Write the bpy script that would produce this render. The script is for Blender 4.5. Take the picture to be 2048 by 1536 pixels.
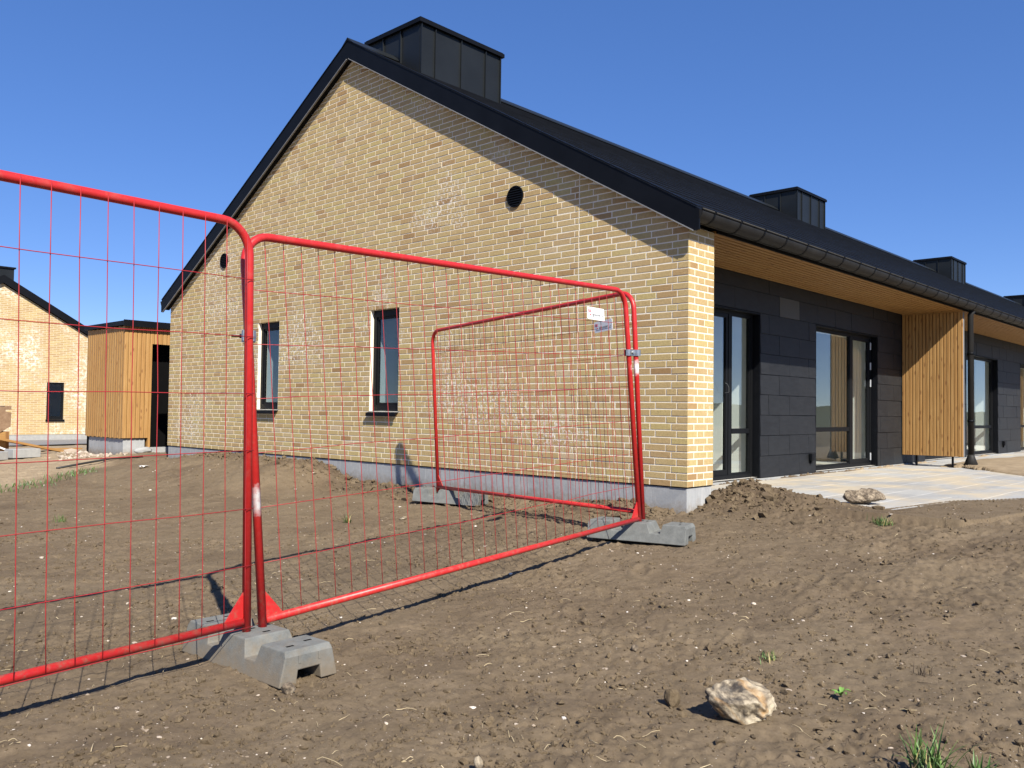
import bpy, bmesh, math, random
import numpy as np
from mathutils import Vector, Matrix
for o in list(bpy.data.objects): bpy.data.objects.remove(o)
sc = bpy.context.scene
COL = sc.collection
rnd = random.Random(7)
rng = np.random.default_rng(11)
R = math.radians

# ------------------------------------------------------------------ camera
CAMP = np.array((-6.9673, -4.2842, 0.6953))
FPX, YAW, PITCH, ROLL = 1714.25, 0.7538, 0.0311, 0.0128
fw = np.array((math.cos(PITCH)*math.cos(YAW), math.cos(PITCH)*math.sin(YAW), math.sin(PITCH)))
rt = np.array((math.sin(YAW), -math.cos(YAW), 0.0)); up = np.cross(rt, fw)
rt2 = math.cos(ROLL)*rt + math.sin(ROLL)*up; up2 = -math.sin(ROLL)*rt + math.cos(ROLL)*up
cd = bpy.data.cameras.new('camera'); cam = bpy.data.objects.new('camera', cd); COL.objects.link(cam)
cd.sensor_width = 36; cd.lens = 36*FPX/2048; cd.clip_start = 0.05; cd.clip_end = 3000
cam.matrix_world = Matrix([[rt2[i], up2[i], -fw[i], CAMP[i]] for i in range(3)] + [[0, 0, 0, 1]])
sc.camera = cam

# ------------------------------------------------------------------ world, sun, exposure
SUN_AZ, SUN_EL = R(-114.0), R(42.0)           # towards the sun, azimuth from +X
wd = bpy.data.worlds.new('World'); sc.world = wd; wd.use_nodes = True
wn = wd.node_tree.nodes; bg = wn['Background']
sky = wn.new('ShaderNodeTexSky'); sky.sky_type = 'NISHITA'; sky.sun_disc = False
sky.sun_elevation = SUN_EL; sky.sun_rotation = math.pi/2 - SUN_AZ
sky.altitude = 2000; sky.air_density = 0.7; sky.dust_density = 0.0; sky.ozone_density = 4.0
ga = wn.new('ShaderNodeGamma'); ga.inputs[1].default_value = 0.58
hs = wn.new('ShaderNodeHueSaturation'); hs.inputs['Saturation'].default_value = 1.53; hs.inputs['Value'].default_value = 1.27; hs.inputs['Hue'].default_value = 0.517
wd.node_tree.links.new(sky.outputs[0], ga.inputs[0]); wd.node_tree.links.new(ga.outputs[0], hs.inputs['Color']); wd.node_tree.links.new(hs.outputs[0], bg.inputs[0]); bg.inputs[1].default_value = 0.15
sl = bpy.data.lights.new('sun', 'SUN'); sl.energy = 5.0; sl.angle = R(0.53); sl.color = (1.0, 0.94, 0.84)
sun = bpy.data.objects.new('sun', sl); COL.objects.link(sun)
sd = Vector((math.cos(SUN_EL)*math.cos(SUN_AZ), math.cos(SUN_EL)*math.sin(SUN_AZ), math.sin(SUN_EL)))
sun.rotation_euler = sd.to_track_quat('Z', 'Y').to_euler(); sun.location = (-10, -20, 20)
sc.view_settings.view_transform = 'Standard'; sc.view_settings.look = 'None'
sc.view_settings.exposure = 0.80; sc.view_settings.gamma = 1.0
sc.render.engine = 'CYCLES'
sc.cycles.max_bounces = 8; sc.cycles.transparent_max_bounces = 16

# ------------------------------------------------------------------ helpers
def tag(o, label=None, cat=None, group=None, kind=None):
    if label: o['label'] = label
    if cat: o['category'] = cat
    if group: o['group'] = group
    if kind: o['kind'] = kind
    return o
def link(o, parent=None):
    COL.objects.link(o)
    if parent is not None: o.parent = parent
    return o
def empty(name, loc=(0, 0, 0), parent=None):
    o = bpy.data.objects.new(name, None); o.empty_display_size = 0.1; o.location = loc
    return link(o, parent)
class MB:
    """collects faces, builds one mesh"""
    def __init__(s): s.v = []; s.f = []; s.n = 0
    def add(s, vs, fs):
        s.v.extend([tuple(p) for p in vs]); s.f.extend([tuple(i+s.n for i in f) for f in fs]); s.n += len(vs); return s
    def box(s, x0, x1, y0, y1, z0, z1):
        return s.add([(x0,y0,z0),(x1,y0,z0),(x1,y1,z0),(x0,y1,z0),(x0,y0,z1),(x1,y0,z1),(x1,y1,z1),(x0,y1,z1)],
                     [(0,3,2,1),(4,5,6,7),(0,1,5,4),(1,2,6,5),(2,3,7,6),(3,0,4,7)])
    def quad(s, a, b, c, d): return s.add([a,b,c,d], [(0,1,2,3)])
    def prism(s, poly, d):        # poly: 3D points (planar), d: offset vector
        n = len(poly); d = Vector(d); P = [Vector(p) for p in poly]; Q = [p+d for p in P]
        fs = [tuple(range(n))[::-1], tuple(range(n, 2*n))] + [(i, (i+1) % n, n+(i+1) % n, n+i) for i in range(n)]
        return s.add(P+Q, fs)
    def tube(s, pts, r, seg=8, caps=True):
        P = [Vector(p) for p in pts]; n = len(P); rs = r if isinstance(r, (list, tuple)) else [r]*n
        ref = None; vs = []
        for i in range(n):
            t = (P[min(i+1, n-1)]-P[max(i-1, 0)]).normalized()
            if ref is None:
                ref = t.orthogonal().normalized()
            ref = (ref - t*ref.dot(t)).normalized(); b = t.cross(ref)
            for k in range(seg):
                a = 2*math.pi*k/seg; vs.append(P[i]+(ref*math.cos(a)+b*math.sin(a))*rs[i])
        fs = [(i*seg+k, i*seg+(k+1) % seg, (i+1)*seg+(k+1) % seg, (i+1)*seg+k) for i in range(n-1) for k in range(seg)]
        if caps: fs += [tuple(range(seg))[::-1], tuple((n-1)*seg+k for k in range(seg))]
        return s.add(vs, fs)
    def mesh(s, name, smooth=False):
        me = bpy.data.meshes.new(name); me.from_pydata(s.v, [], s.f); me.update()
        bm = bmesh.new(); bm.from_mesh(me); bmesh.ops.recalc_face_normals(bm, faces=bm.faces); bm.to_mesh(me); bm.free()
        if smooth:
            me.polygons.foreach_set('use_smooth', [True]*len(me.polygons))
        return me
    def build(s, name, material, parent=None, smooth=False, bevel=0, loc=None):
        me = s.mesh(name, smooth); me.materials.append(material)
        o = bpy.data.objects.new(name, me); link(o, parent)
        if loc is not None: o.location = loc
        if bevel:
            m = o.modifiers.new('bevel', 'BEVEL'); m.width = bevel; m.segments = 2; m.limit_method = 'ANGLE'; m.angle_limit = R(40)
        if smooth == 'angle': pass
        return o
def obj_from(name, me, parent=None, loc=None, rot=None):
    o = bpy.data.objects.new(name, me); link(o, parent)
    if loc is not None: o.location = loc
    if rot is not None: o.rotation_euler = rot
    return o
def np_mesh(name, V, Fq, smooth=False):
    me = bpy.data.meshes.new(name); V = np.asarray(V, np.float32); Fq = np.asarray(Fq, np.int32); k = Fq.shape[1]
    me.vertices.add(len(V)); me.vertices.foreach_set('co', V.ravel())
    me.loops.add(Fq.size); me.loops.foreach_set('vertex_index', Fq.ravel())
    me.polygons.add(len(Fq)); me.polygons.foreach_set('loop_start', np.arange(0, Fq.size, k, dtype=np.int32))
    me.update(calc_edges=True); me.validate()
    me.polygons.foreach_set('use_smooth', np.full(len(Fq), bool(smooth)))
    return me
# value noise (numpy)
_T = rng.random((256, 256)).astype(np.float32)
def vnoise(x, y):
    xi = np.floor(x).astype(int); yi = np.floor(y).astype(int); fx = x-xi; fy = y-yi
    fx = fx*fx*(3-2*fx); fy = fy*fy*(3-2*fy); a = xi & 255; b = (xi+1) & 255; c = yi & 255; d = (yi+1) & 255
    return (_T[a, c]*(1-fx)+_T[b, c]*fx)*(1-fy)+(_T[a, d]*(1-fx)+_T[b, d]*fx)*fy
def fbm(x, y, o=4, g=0.5):
    s = 0; a = 1; t = 0
    for i in range(o):
        s = s+a*vnoise(x*2**i+i*17.3, y*2**i+i*9.1); t += a; a *= g
    return s/t-0.5
def SS(a, b, t):
    t = np.clip((t-a)/(b-a), 0, 1); return t*t*(3-2*t)

# ------------------------------------------------------------------ materials
class NT:
    def __init__(s, name):
        s.m = bpy.data.materials.new(name); s.m.use_nodes = True; s.t = s.m.node_tree; s.p = s.t.nodes['Principled BSDF']
    def n(s, typ, ins=None, **kw):
        nd = s.t.nodes.new('ShaderNode'+typ)
        for k, v in kw.items(): setattr(nd, k, v)
        for k, v in (ins or {}).items(): s.set(nd.inputs[k], v)
        return nd
    def set(s, inp, v):
        if isinstance(v, bpy.types.NodeSocket): s.t.links.new(v, inp)
        else: inp.default_value = v
    def P(s, **kw):
        for k, v in kw.items(): s.set(s.p.inputs[k.replace('_', ' ')], v)
    def coord(s, which='Object'): return s.n('TexCoord').outputs[which]
    def pos(s): return s.n('NewGeometry').outputs['Position']
    def map(s, v, scale=(1, 1, 1), loc=(0, 0, 0)): return s.n('Mapping', {'Vector': v, 'Scale': scale, 'Location': loc}).outputs[0]
    def noise(s, v, scale, detail=4, rough=0.55, out=0, dist=0.0):
        return s.n('TexNoise', {'Vector': v, 'Scale': scale, 'Detail': detail, 'Roughness': rough, 'Distortion': dist}).outputs[out]
    def ramp(s, f, stops, interp='LINEAR'):
        r = s.n('ValToRGB', {'Fac': f}); cr = r.color_ramp; cr.interpolation = interp
        while len(cr.elements) < len(stops): cr.elements.new(0.5)
        for e, (p, c) in zip(cr.elements, stops):
            e.position = p; e.color = (*c, 1) if len(c) == 3 else c
        return r.outputs[0]
    def fac(s, f, a, b): return s.n('MapRange', {'Value': f, 'From Min': a, 'From Max': b, 'To Min': 0.0, 'To Max': 1.0}).outputs[0]
    def mix(s, f, a, b, mode='MIX'):
        nd = s.n('Mix', data_type='RGBA', blend_type=mode)
        s.set(nd.inputs[0], f)
        for i, v in ((6, a), (7, b)):
            s.set(nd.inputs[i], v if isinstance(v, bpy.types.NodeSocket) else (*v, 1))
        return nd.outputs[2]
    def math(s, op, a, b=0.0):
        nd = s.n('Math', operation=op); s.set(nd.inputs[0], a); s.set(nd.inputs[1], b); return nd.outputs[0]
    def bump(s, h, strength=0.5, dist=0.01, normal=None):
        b = s.n('Bump', {'Height': h, 'Strength': strength, 'Distance': dist})
        if normal is not None: s.set(b.inputs['Normal'], normal)
        s.set(s.p.inputs['Normal'], b.outputs[0]); return b.outputs[0]

def simple(name, col, rough=0.5, metal=0.0, var=0.15, scale=8, bump=0.0, bscale=60, spec=0.5):
    t = NT(name); v = t.coord('Object')
    f = t.noise(v, scale, 5)
    lo = tuple(c*(1-var) for c in col); hi = tuple(min(1, c*(1+var)) for c in col)
    t.P(Base_Color=t.ramp(f, [(0.3, lo), (0.7, hi)]), Roughness=rough, Metallic=metal)
    t.p.inputs['Specular IOR Level'].default_value = spec
    if bump: t.bump(t.noise(v, bscale, 4), bump, 0.004)
    return t.m

def brick_mat(name, src):
    t = NT(name); pos = t.pos()
    if src == 'object':
        oi = t.n('ObjectInfo'); tone = t.n('SeparateColor', {'Color': oi.outputs['Color']}).outputs[0]
    else:
        tone = t.n('Attribute', attribute_name='tone').outputs['Fac']
    base = t.ramp(tone, [(0.0, (.34, .215, .10)), (0.12, (.40, .27, .13)), (0.28, (.45, .325, .16)), (0.48, (.475, .355, .175)),
                         (0.65, (.48, .37, .175)), (0.80, (.49, .395, .175)), (0.90, (.50, .38, .235)), (1.0, (.54, .44, .28))])
    m1 = t.noise(pos, 38, 5, 0.65); base = t.mix(t.fac(m1, .25, .75), t.mix(1.0, base, (.80, .78, .74), 'MULTIPLY'), t.mix(1.0, base, (1.10, 1.08, 1.04), 'MULTIPLY'))
    big = t.noise(t.map(pos, (1, .62, 1.15)), 0.8, 3, 0.55); spk = t.noise(pos, 24, 5, 0.75)
    e = t.math('MULTIPLY', t.fac(big, .545, .66), t.fac(spk, .52, .60))
    base = t.mix(t.math('MULTIPLY', e, 0.85), base, (.80, .77, .72))
    dust = t.noise(pos, 2.3, 4); base = t.mix(t.math('MULTIPLY', t.fac(dust, .5, .85), .22), base, (.56, .48, .36))
    dk = t.noise(pos, 130, 3); base = t.mix(t.math('MULTIPLY', t.fac(dk, .62, .75), .35), base, (.20, .14, .08))
    t.P(Base_Color=base, Roughness=0.9); t.p.inputs['Specular IOR Level'].default_value = 0.2
    t.bump(t.noise(pos, 95, 6, .7), 0.45, 0.006)
    return t.m
M = {}
M['brick_obj'] = brick_mat('brick_single', 'object'); M['brick_attr'] = brick_mat('brick_field', 'attr')
def mortar():
    t = NT('mortar'); p = t.pos(); n = t.noise(p, 6, 6, .6); n2 = t.noise(p, 120, 4, .7)
    c = t.ramp(n, [(.3, (.70, .62, .46)), (.7, (.79, .72, .57))]); c = t.mix(t.fac(n2, .3, .8), c, (.84, .79, .67))
    t.P(Base_Color=c, Roughness=.95); t.p.inputs['Specular IOR Level'].default_value = .1
    t.bump(n2, .6, .006); return t.m
M['mortar'] = mortar()
def farbrick():
    t = NT('far_brickwork'); p = t.coord('Object'); sx = t.n('SeparateXYZ', {'Vector': p})
    vec = t.n('CombineXYZ', {'X': sx.outputs[0], 'Y': sx.outputs[2]}).outputs[0]
    b = t.n('TexBrick', {'Vector': vec, 'Color1': (.36, .235, .105, 1), 'Color2': (.45, .335, .145, 1), 'Mortar': (.56, .48, .34, 1), 'Scale': 1.0, 'Mortar Size': .007,
                         'Mortar Smooth': .1, 'Bias': 0.0, 'Brick Width': .24, 'Row Height': .0667}); b.offset = .5
    n = t.noise(vec, .6, 3); s = t.noise(vec, 9, 5, .7)
    e = t.math('MULTIPLY', t.fac(n, .46, .62), t.fac(s, .45, .62)); c = t.mix(t.math('MULTIPLY', e, .8), b.outputs[0], (.78, .75, .68))
    t.P(Base_Color=c, Roughness=.95); t.bump(b.outputs['Fac'], -.3, .01); return t.m
M['farbrick'] = farbrick()
def concrete(name, a, b, sc_=5, rough=.9, streak=False, bstr=.35, mud=None):
    t = NT(name); p = t.coord('Object'); n = t.noise(p, sc_, 6, .65); n2 = t.noise(p, sc_*9, 5, .7)
    c = t.ramp(n, [(.28, a), (.72, b)]); c = t.mix(t.math('MULTIPLY', t.fac(n2, .45, .8), .35), c, tuple(min(1, x*1.25) for x in b))
    if streak:
        ns = t.noise(t.map(p, (14, 14, 2)), 1.3, 5, .7, dist=.6); c = t.mix(t.math('MULTIPLY', t.fac(ns, .52, .75), .35), c, (.62, .60, .55))
    if mud:
        pp = t.pos(); pz = t.n('SeparateXYZ', {'Vector': pp}).outputs[2]; mk = t.math('ADD', t.n('MapRange', {'Value': pz, 'From Min': mud[0], 'From Max': mud[1], 'To Min': 0.0, 'To Max': .45}).outputs[0], t.math('MULTIPLY', t.noise(pp, 16, 6, .75), .6))
        c = t.mix(t.math('MULTIPLY', t.fac(mk, .48, .72), .7), c, (.19, .145, .092))
    t.P(Base_Color=c, Roughness=rough); t.p.inputs['Specular IOR Level'].default_value = .25
    t.bump(n2, bstr, .006); return t.m
M['plinth'] = concrete('plinth_render', (.27, .28, .285), (.37, .375, .37), 3.0, streak=True, mud=(-.02, -.30))
M['block'] = concrete('grey_block', (.105, .109, .103), (.185, .191, .180), 14, .85, mud=(-.20, -.46))
M['kerb'] = concrete('kerb_concrete', (.26, .265, .26), (.36, .36, .345), 9)
M['paver'] = concrete('paver_concrete', (.36, .36, .35), (.46, .46, .44), 2.2)
def paver():
    t = NT('sanded_paver'); p = t.pos(); n = t.noise(p, 1.1, 5, .6); n2 = t.noise(t.map(p, (2.5, 9, 1)), 1.0, 5, .65); r = t.n('ObjectInfo').outputs['Random']
    c = t.ramp(r, [(0, (.27, .27, .265)), (1, (.35, .35, .335))]); c = t.mix(t.math('MULTIPLY', t.fac(n2, .4, .75), .55), c, (.42, .41, .375))
    c = t.mix(t.math('MULTIPLY', t.fac(n, .46, .62), .7), c, (.48, .39, .25)); g = t.noise(p, 60, 4); c = t.mix(t.math('MULTIPLY', t.fac(g, .55, .75), .3), c, (.30, .27, .22))
    t.P(Base_Color=c, Roughness=.92); t.bump(g, .3, .004); return t.m
M['paver'] = paver()
def wood(name, axis, dark=1.0):
    t = NT(name); p = t.coord('Object'); r = t.n('ObjectInfo').outputs['Random']
    off = t.n('CombineXYZ', {'X': t.math('MULTIPLY', r, 37.0), 'Y': t.math('MULTIPLY', r, 91.0), 'Z': t.math('MULTIPLY', r, 53.0)}).outputs[0]
    v = t.n('VectorMath', {0: p, 1: off}, operation='ADD').outputs[0]
    st = [22, 22, 22]; st[axis] = 1.1
    g = t.noise(t.map(v, tuple(st)), 1.6, 6, .62, dist=.8)
    c = t.ramp(g, [(.25, (.22*dark, .110*dark, .034*dark)), (.48, (.34*dark, .190*dark, .064*dark)), (.75, (.42*dark, .255*dark, .098*dark))])
    c = t.mix(t.math('MULTIPLY', r, .45), c, (.31*dark, .155*dark, .046*dark))
    sp = t.n('SeparateXYZ', {'Vector': v}); kv = t.n('CombineXYZ', {'X': t.math('MULTIPLY', sp.outputs[1], 11.0), 'Y': t.math('MULTIPLY', sp.outputs[axis], 3.4)}).outputs[0]
    vo = t.n('TexVoronoi', {'Vector': t.n('VectorMath', {0: kv, 1: t.math('MULTIPLY', g, .25)}, operation='ADD').outputs[0], 'Scale': 1.0}, voronoi_dimensions='2D'); d = vo.outputs['Distance']
    kn = t.n('MapRange', {'Value': d, 'From Min': .07, 'From Max': .17, 'To Min': 1.0, 'To Max': 0.0}).outputs[0]
    sel = t.math('GREATER_THAN', t.n('SeparateColor', {'Color': vo.outputs['Color']}).outputs[0], .45)
    c = t.mix(t.math('MULTIPLY', t.math('MULTIPLY', kn, sel), .75), c, (.17*dark, .075*dark, .025*dark))
    t.P(Base_Color=c, Roughness=.62); t.p.inputs['Specular IOR Level'].default_value = .3
    t.bump(g, .25, .004); return t.m
M['wood_z'] = wood('pine_vertical', 2); M['wood_x'] = wood('pine_lengthwise', 0); M['wood_pale'] = wood('weathered_pine', 2, 1.05)
M['plank'] = wood('plank_wood', 0, 1.0)
M['roof'] = simple('roof_cement_black', (.0035, .0042, .006), .7, 0, .4, 3, .25, 40, .10)
M['black'] = simple('black_metal', (.0035, .0042, .006), .55, 0, .25, 4, spec=.14)
M['zinc'] = simple('dark_zinc', (.011, .013, .0145), .45, 0, .18, 2, spec=.25)
M['gutter'] = simple('gutter_zinc', (.015, .0142, .013), .62, .0, .35, 5, spec=.28)
M['grey_strip'] = simple('grey_metal_strip', (.20, .20, .20), .6)
M['frame'] = simple('window_frame_black', (.0045, .005, .0058), .55, 0, .15, 6, spec=.2)
M['white'] = simple('white_plaster', (.78, .78, .75), .9, 0, .03)
M['floor'] = simple('pale_floor', (.50, .48, .44), .5, 0, .08)
M['dark'] = simple('dark_void', (.0025, .0025, .0025), .9, spec=.1)
M['white_plastic'] = simple('white_plastic', (.80, .80, .78), .5, 0, .03)
M['zinc_bright'] = simple('galvanised_steel', (.42, .43, .43), .35, .9, .2, 40)
M['print_red'] = simple('print_red', (.42, .02, .05), .6, 0, .05); M['print_dark'] = simple('print_dark', (.06, .07, .08), .6, 0, .05)
M['hinge'] = simple('pale_hinge', (.55, .56, .57), .4, .3, .1)
M['rust'] = concrete('rusty_steel', (.16, .095, .055), (.27, .18, .11), 12, .8)
M['hose'] = simple('black_hose', (.02, .02, .02), .6)
M['paper'] = simple('white_paper', (.80, .80, .78), .9, 0, .04)
def slate():
    t = NT('slate'); p = t.pos(); col = t.n('SeparateColor', {'Color': t.n('ObjectInfo').outputs['Color']}).outputs[0]
    n = t.noise(t.map(p, (3, 3, 9)), 2.2, 6, .65); c = t.ramp(n, [(.3, (.008, .0088, .0105)), (.7, (.0145, .016, .0185))])
    c = t.mix(col, c, (.11, .11, .10)); s = t.noise(t.map(p, (26, 26, 5)), 1.2, 6, .75, dist=.5); b = t.noise(p, 1.3, 3)
    c = t.mix(t.math('MULTIPLY', t.fac(s, .60, .78), t.math('MULTIPLY', t.fac(b, .48, .72), .35)), c, (.30, .28, .25))
    t.P(Base_Color=c, Roughness=.6); t.p.inputs['Specular IOR Level'].default_value = .35; t.bump(n, .22, .008); return t.m
M['slate'] = slate()
def redpaint():
    t = NT('red_paint'); p = t.pos(); n = t.noise(p, 45, 5, .65)
    c = t.ramp(n, [(.3, (.43, .016, .015)), (.7, (.50, .022, .021))])
    m = None
    for q in ((-4.872, -0.722, 0.285, 0, .004), (-4.868, -0.722, 0.245, 0, .002), (-1.372, -0.385, 1.05, 0, .012)):
        d = t.n('VectorMath', {0: t.n('VectorMath', {0: p, 1: q[:3]}, operation='SUBTRACT').outputs[0], 1: (.8, .55, .62)}, operation='MULTIPLY').outputs[0]
        L = t.n('VectorMath', {0: d}, operation='LENGTH').outputs['Value']
        L = t.math('ADD', L, t.math('MULTIPLY', t.math('SUBTRACT', n, .5), .05))
        f = t.n('MapRange', {'Value': L, 'From Min': q[4], 'From Max': q[4]+.032, 'To Min': 1.0, 'To Max': 0.0}).outputs[0]
        m = f if m is None else t.math('MAXIMUM', m, f)
    c = t.mix(m, c, (.82, .80, .78)); dirt = t.noise(p, 9, 5, .7); c = t.mix(t.math('MULTIPLY', t.fac(dirt, .55, .8), .35), c, (.30, .17, .12)); pz = t.n('SeparateXYZ', {'Vector': p}).outputs[2]; mud = t.math('MULTIPLY', t.n('MapRange', {'Value': pz, 'From Min': .05, 'From Max': -.30, 'To Min': 0.0, 'To Max': 1.0}).outputs[0], t.fac(t.noise(p, 33, 5, .75), .50, .66)); c = t.mix(t.math('MULTIPLY', mud, .55), c, (.20, .15, .095)); scr = t.noise(p, 70, 5, .8); c = t.mix(t.math('MULTIPLY', t.fac(scr, .66, .70), .5), c, (.55, .30, .26))
    t.P(Base_Color=c, Roughness=.42); t.bump(t.noise(p, 260, 3), .12, .002); return t.m
M['red'] = redpaint(); M['wire'] = simple('red_wire', (.33, .018, .022), .5, 0, .1)
def glass(name, ior, add, tint):
    t = NT(name); nd = t.t.nodes; nd.remove(t.p); out = nd['Material Output']
    tr = t.n('BsdfTransparent', {'Color': tint}); gl = t.n('BsdfGlossy', {'Roughness': 0.0, 'Color': (.92, .97, 1, 1)})
    fr = t.n('Fresnel', {'IOR': ior}); fo = t.math('SUBTRACT', 1.0, t.n('NewGeometry').outputs['Backfacing']); f = t.math('ADD', t.math('MULTIPLY', t.math('MULTIPLY', fr.outputs[0], .95), fo), t.math('ADD', t.math('MULTIPLY', fo, add), .01))
    mx = t.n('MixShader', {0: f, 1: tr.outputs[0], 2: gl.outputs[0]}); t.t.links.new(mx.outputs[0], out.inputs[0]); return t.m
M['glass'] = glass('window_glass', 1.75, .09, (.93, .96, .95, 1)); M['glass_dim'] = glass('narrow_window_glass', 1.5, .03, (.66, .71, .72, 1))
def soil():
    t = NT('soil'); p = t.pos(); sand = t.n('Attribute', attribute_name='sand').outputs['Fac']; dark = t.n('Attribute', attribute_name='dark').outputs['Fac']
    a = t.noise(p, .9, 5, .6); b = t.noise(p, 7, 6, .65); c_ = t.noise(p, 55, 5, .7)
    c = t.ramp(b, [(.28, (.130, .096, .060)), (.5, (.178, .133, .085)), (.74, (.220, .166, .109))])
    c = t.mix(t.math('MULTIPLY', t.fac(a, .35, .7), .5), c, (.230, .180, .115)); c = t.mix(t.math('MULTIPLY', t.fac(c_, .42, .72), .45), c, (.090, .065, .040))
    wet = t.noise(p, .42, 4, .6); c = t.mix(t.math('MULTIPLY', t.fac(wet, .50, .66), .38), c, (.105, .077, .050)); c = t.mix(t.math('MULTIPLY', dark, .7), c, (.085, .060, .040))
    vo = t.n('TexVoronoi', {'Vector': p, 'Scale': 95.0, 'Randomness': 1.0}); sp = t.n('MapRange', {'Value': vo.outputs['Distance'], 'From Min': .12, 'From Max': .18, 'To Min': 1.0, 'To Max': 0.0}).outputs[0]
    sel = t.math('GREATER_THAN', t.n('SeparateColor', {'Color': vo.outputs['Color']}).outputs[1], .93); c = t.mix(t.math('MULTIPLY', sp, sel), c, (.46, .41, .34))
    snd = t.ramp(t.noise(p, 5, 5, .7), [(.3, (.27, .205, .13)), (.7, (.42, .33, .22))]); c = t.mix(sand, c, snd)
    t.P(Base_Color=c, Roughness=.97); t.p.inputs['Specular IOR Level'].default_value = .12
    vc = t.n('TexVoronoi', {'Vector': t.n('VectorMath', {0: p, 1: t.noise(p, 30, 3, out=1)}, operation='ADD').outputs[0], 'Scale': 48.0}).outputs['Distance']
    h = t.math('ADD', t.math('ADD', t.noise(p, 42, 6, .75), t.math('MULTIPLY', vc, -.5)), t.math('MULTIPLY', t.noise(p, 170, 5, .75), .5))
    t.bump(h, .55, .014); return t.m
M['soil'] = soil()
def clodm():
    t = NT('soil_clod'); p = t.pos(); n = t.noise(p, 40, 5, .7); t.P(Base_Color=t.ramp(n, [(.3, (.100, .073, .045)), (.7, (.175, .133, .083))]), Roughness=.97)
    t.p.inputs['Specular IOR Level'].default_value = .1; t.bump(t.noise(p, 150, 4, .7), .8, .008); return t.m
M['clod'] = clodm()
def pebblem():
    t = NT('pebble'); a = t.n('Attribute', attribute_name='tone').outputs['Fac']
    t.P(Base_Color=t.ramp(a, [(0, (.17, .13, .09)), (.35, (.29, .23, .17)), (.65, (.48, .41, .33)), (.85, (.62, .57, .50)), (1, (.62, .60, .56))]), Roughness=.7); return t.m
M['pebble'] = pebblem()
def flint():
    t = NT('flint'); p = t.coord('Object'); n = t.noise(p, 9, 6, .65, dist=.6); f = t.noise(p, 40, 5, .7); g = t.noise(p, 5.5, 3, .5, dist=1.0)
    c = t.ramp(n, [(.40, (.05, .040, .030)), (.47, (.17, .135, .090)), (.54, (.35, .29, .20)), (.63, (.49, .42, .30)), (.78, (.58, .51, .38))])
    c = t.mix(t.math('MULTIPLY', t.fac(g, .50, .60), .8), c, (.36, .20, .065)); c = t.mix(t.math('MULTIPLY', t.fac(f, .55, .75), .4), c, (.30, .26, .20))
    t.P(Base_Color=c, Roughness=.6); t.bump(f, .5, .008); return t.m
M['flint'] = flint()
def lumpstone():
    t = NT('mortar_lump'); p = t.coord('Object'); n = t.noise(p, 26, 6, .75); c = t.ramp(n, [(.38, (.05, .038, .026)), (.50, (.17, .13, .088)), (.62, (.33, .27, .19)), (.78, (.46, .39, .29))])
    t.P(Base_Color=c, Roughness=.9); t.bump(n, .8, .02); return t.m
M['lump'] = lumpstone()
def grassm(name, a, b):
    t = NT(name); tn = t.n('Attribute', attribute_name='tone').outputs['Fac']; t.P(Base_Color=t.ramp(tn, [(0, a), (.75, b), (1, (.38, .30, .13))]), Roughness=.5)
    t.p.inputs['Subsurface Weight'].default_value = 0; return t.m
M['grass'] = grassm('grass_blades', (.035, .075, .018), (.10, .19, .04)); M['weed'] = grassm('weed_leaf', (.09, .20, .03), (.16, .30, .06))
M['straw'] = simple('dry_straw', (.52, .42, .25), .7, 0, .25, 30); M['root'] = simple('dark_root', (.060, .042, .028), .9, 0, .3, 30)
M['asphalt'] = concrete('asphalt', (.17, .165, .16), (.22, .215, .21), 3)
M['hill'] = concrete('scrub_hill', (.035, .045, .018), (.085, .085, .04), .15, bstr=.1)
M['gravel'] = pebblem()

# ------------------------------------------------------------------ ground
PATIO = np.array([(.50, .99), (.62, .55), (1.30, -.10), (1.34, -.70), (1.22, -1.05), (1.03, -1.42), (1.79, -1.53), (2.35, -1.59), (3.28, -2.04), (5.0, -2.4), (6.3, -2.2), (7.35, -1.12), (8.66, .0),
                  (8.66, .33), (9.6, .40), (12.0, .52), (13.3, .1), (16, -1.5), (24, -2.0), (24, .99)])
def inpoly(x, y, poly):
    ins = np.zeros(x.shape, bool); n = len(poly)
    for i in range(n):
        x1, y1 = poly[i]; x2, y2 = poly[(i+1) % n]
        c = ((y1 > y) != (y2 > y)) & (x < (x2-x1)*(y-y1)/((y2-y1) if y2 != y1 else 1e-9)+x1); ins ^= c
    return ins
def polydist(x, y, poly):
    d = np.full(x.shape, 1e9); n = len(poly)
    for i in range(n):
        a = poly[i]; b = poly[(i+1) % n]; ex, ey = b-a; L = ex*ex+ey*ey
        t = np.clip(((x-a[0])*ex+(y-a[1])*ey)/L, 0, 1); d = np.minimum(d, np.hypot(x-a[0]-t*ex, y-a[1]-t*ey))
    return d
SLABZ = -0.16
FEET = [(-4.35, -1.9, .9), (-3.85, -1.45, .8), (-3.2, -1.25, .75), (-2.75, -.78+-.35, .7), (-2.2, -1.0, .5), (-4.7, -2.1, 1.0), (-3.1, -2.2, .3), (-2.45, -2.25, .15), (-1.8, -2.0, .2), (-4.3, 0.9, 2.2), (-4.7, 1.5, 2.3), (-3.4, 1.2, .4)]
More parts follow.
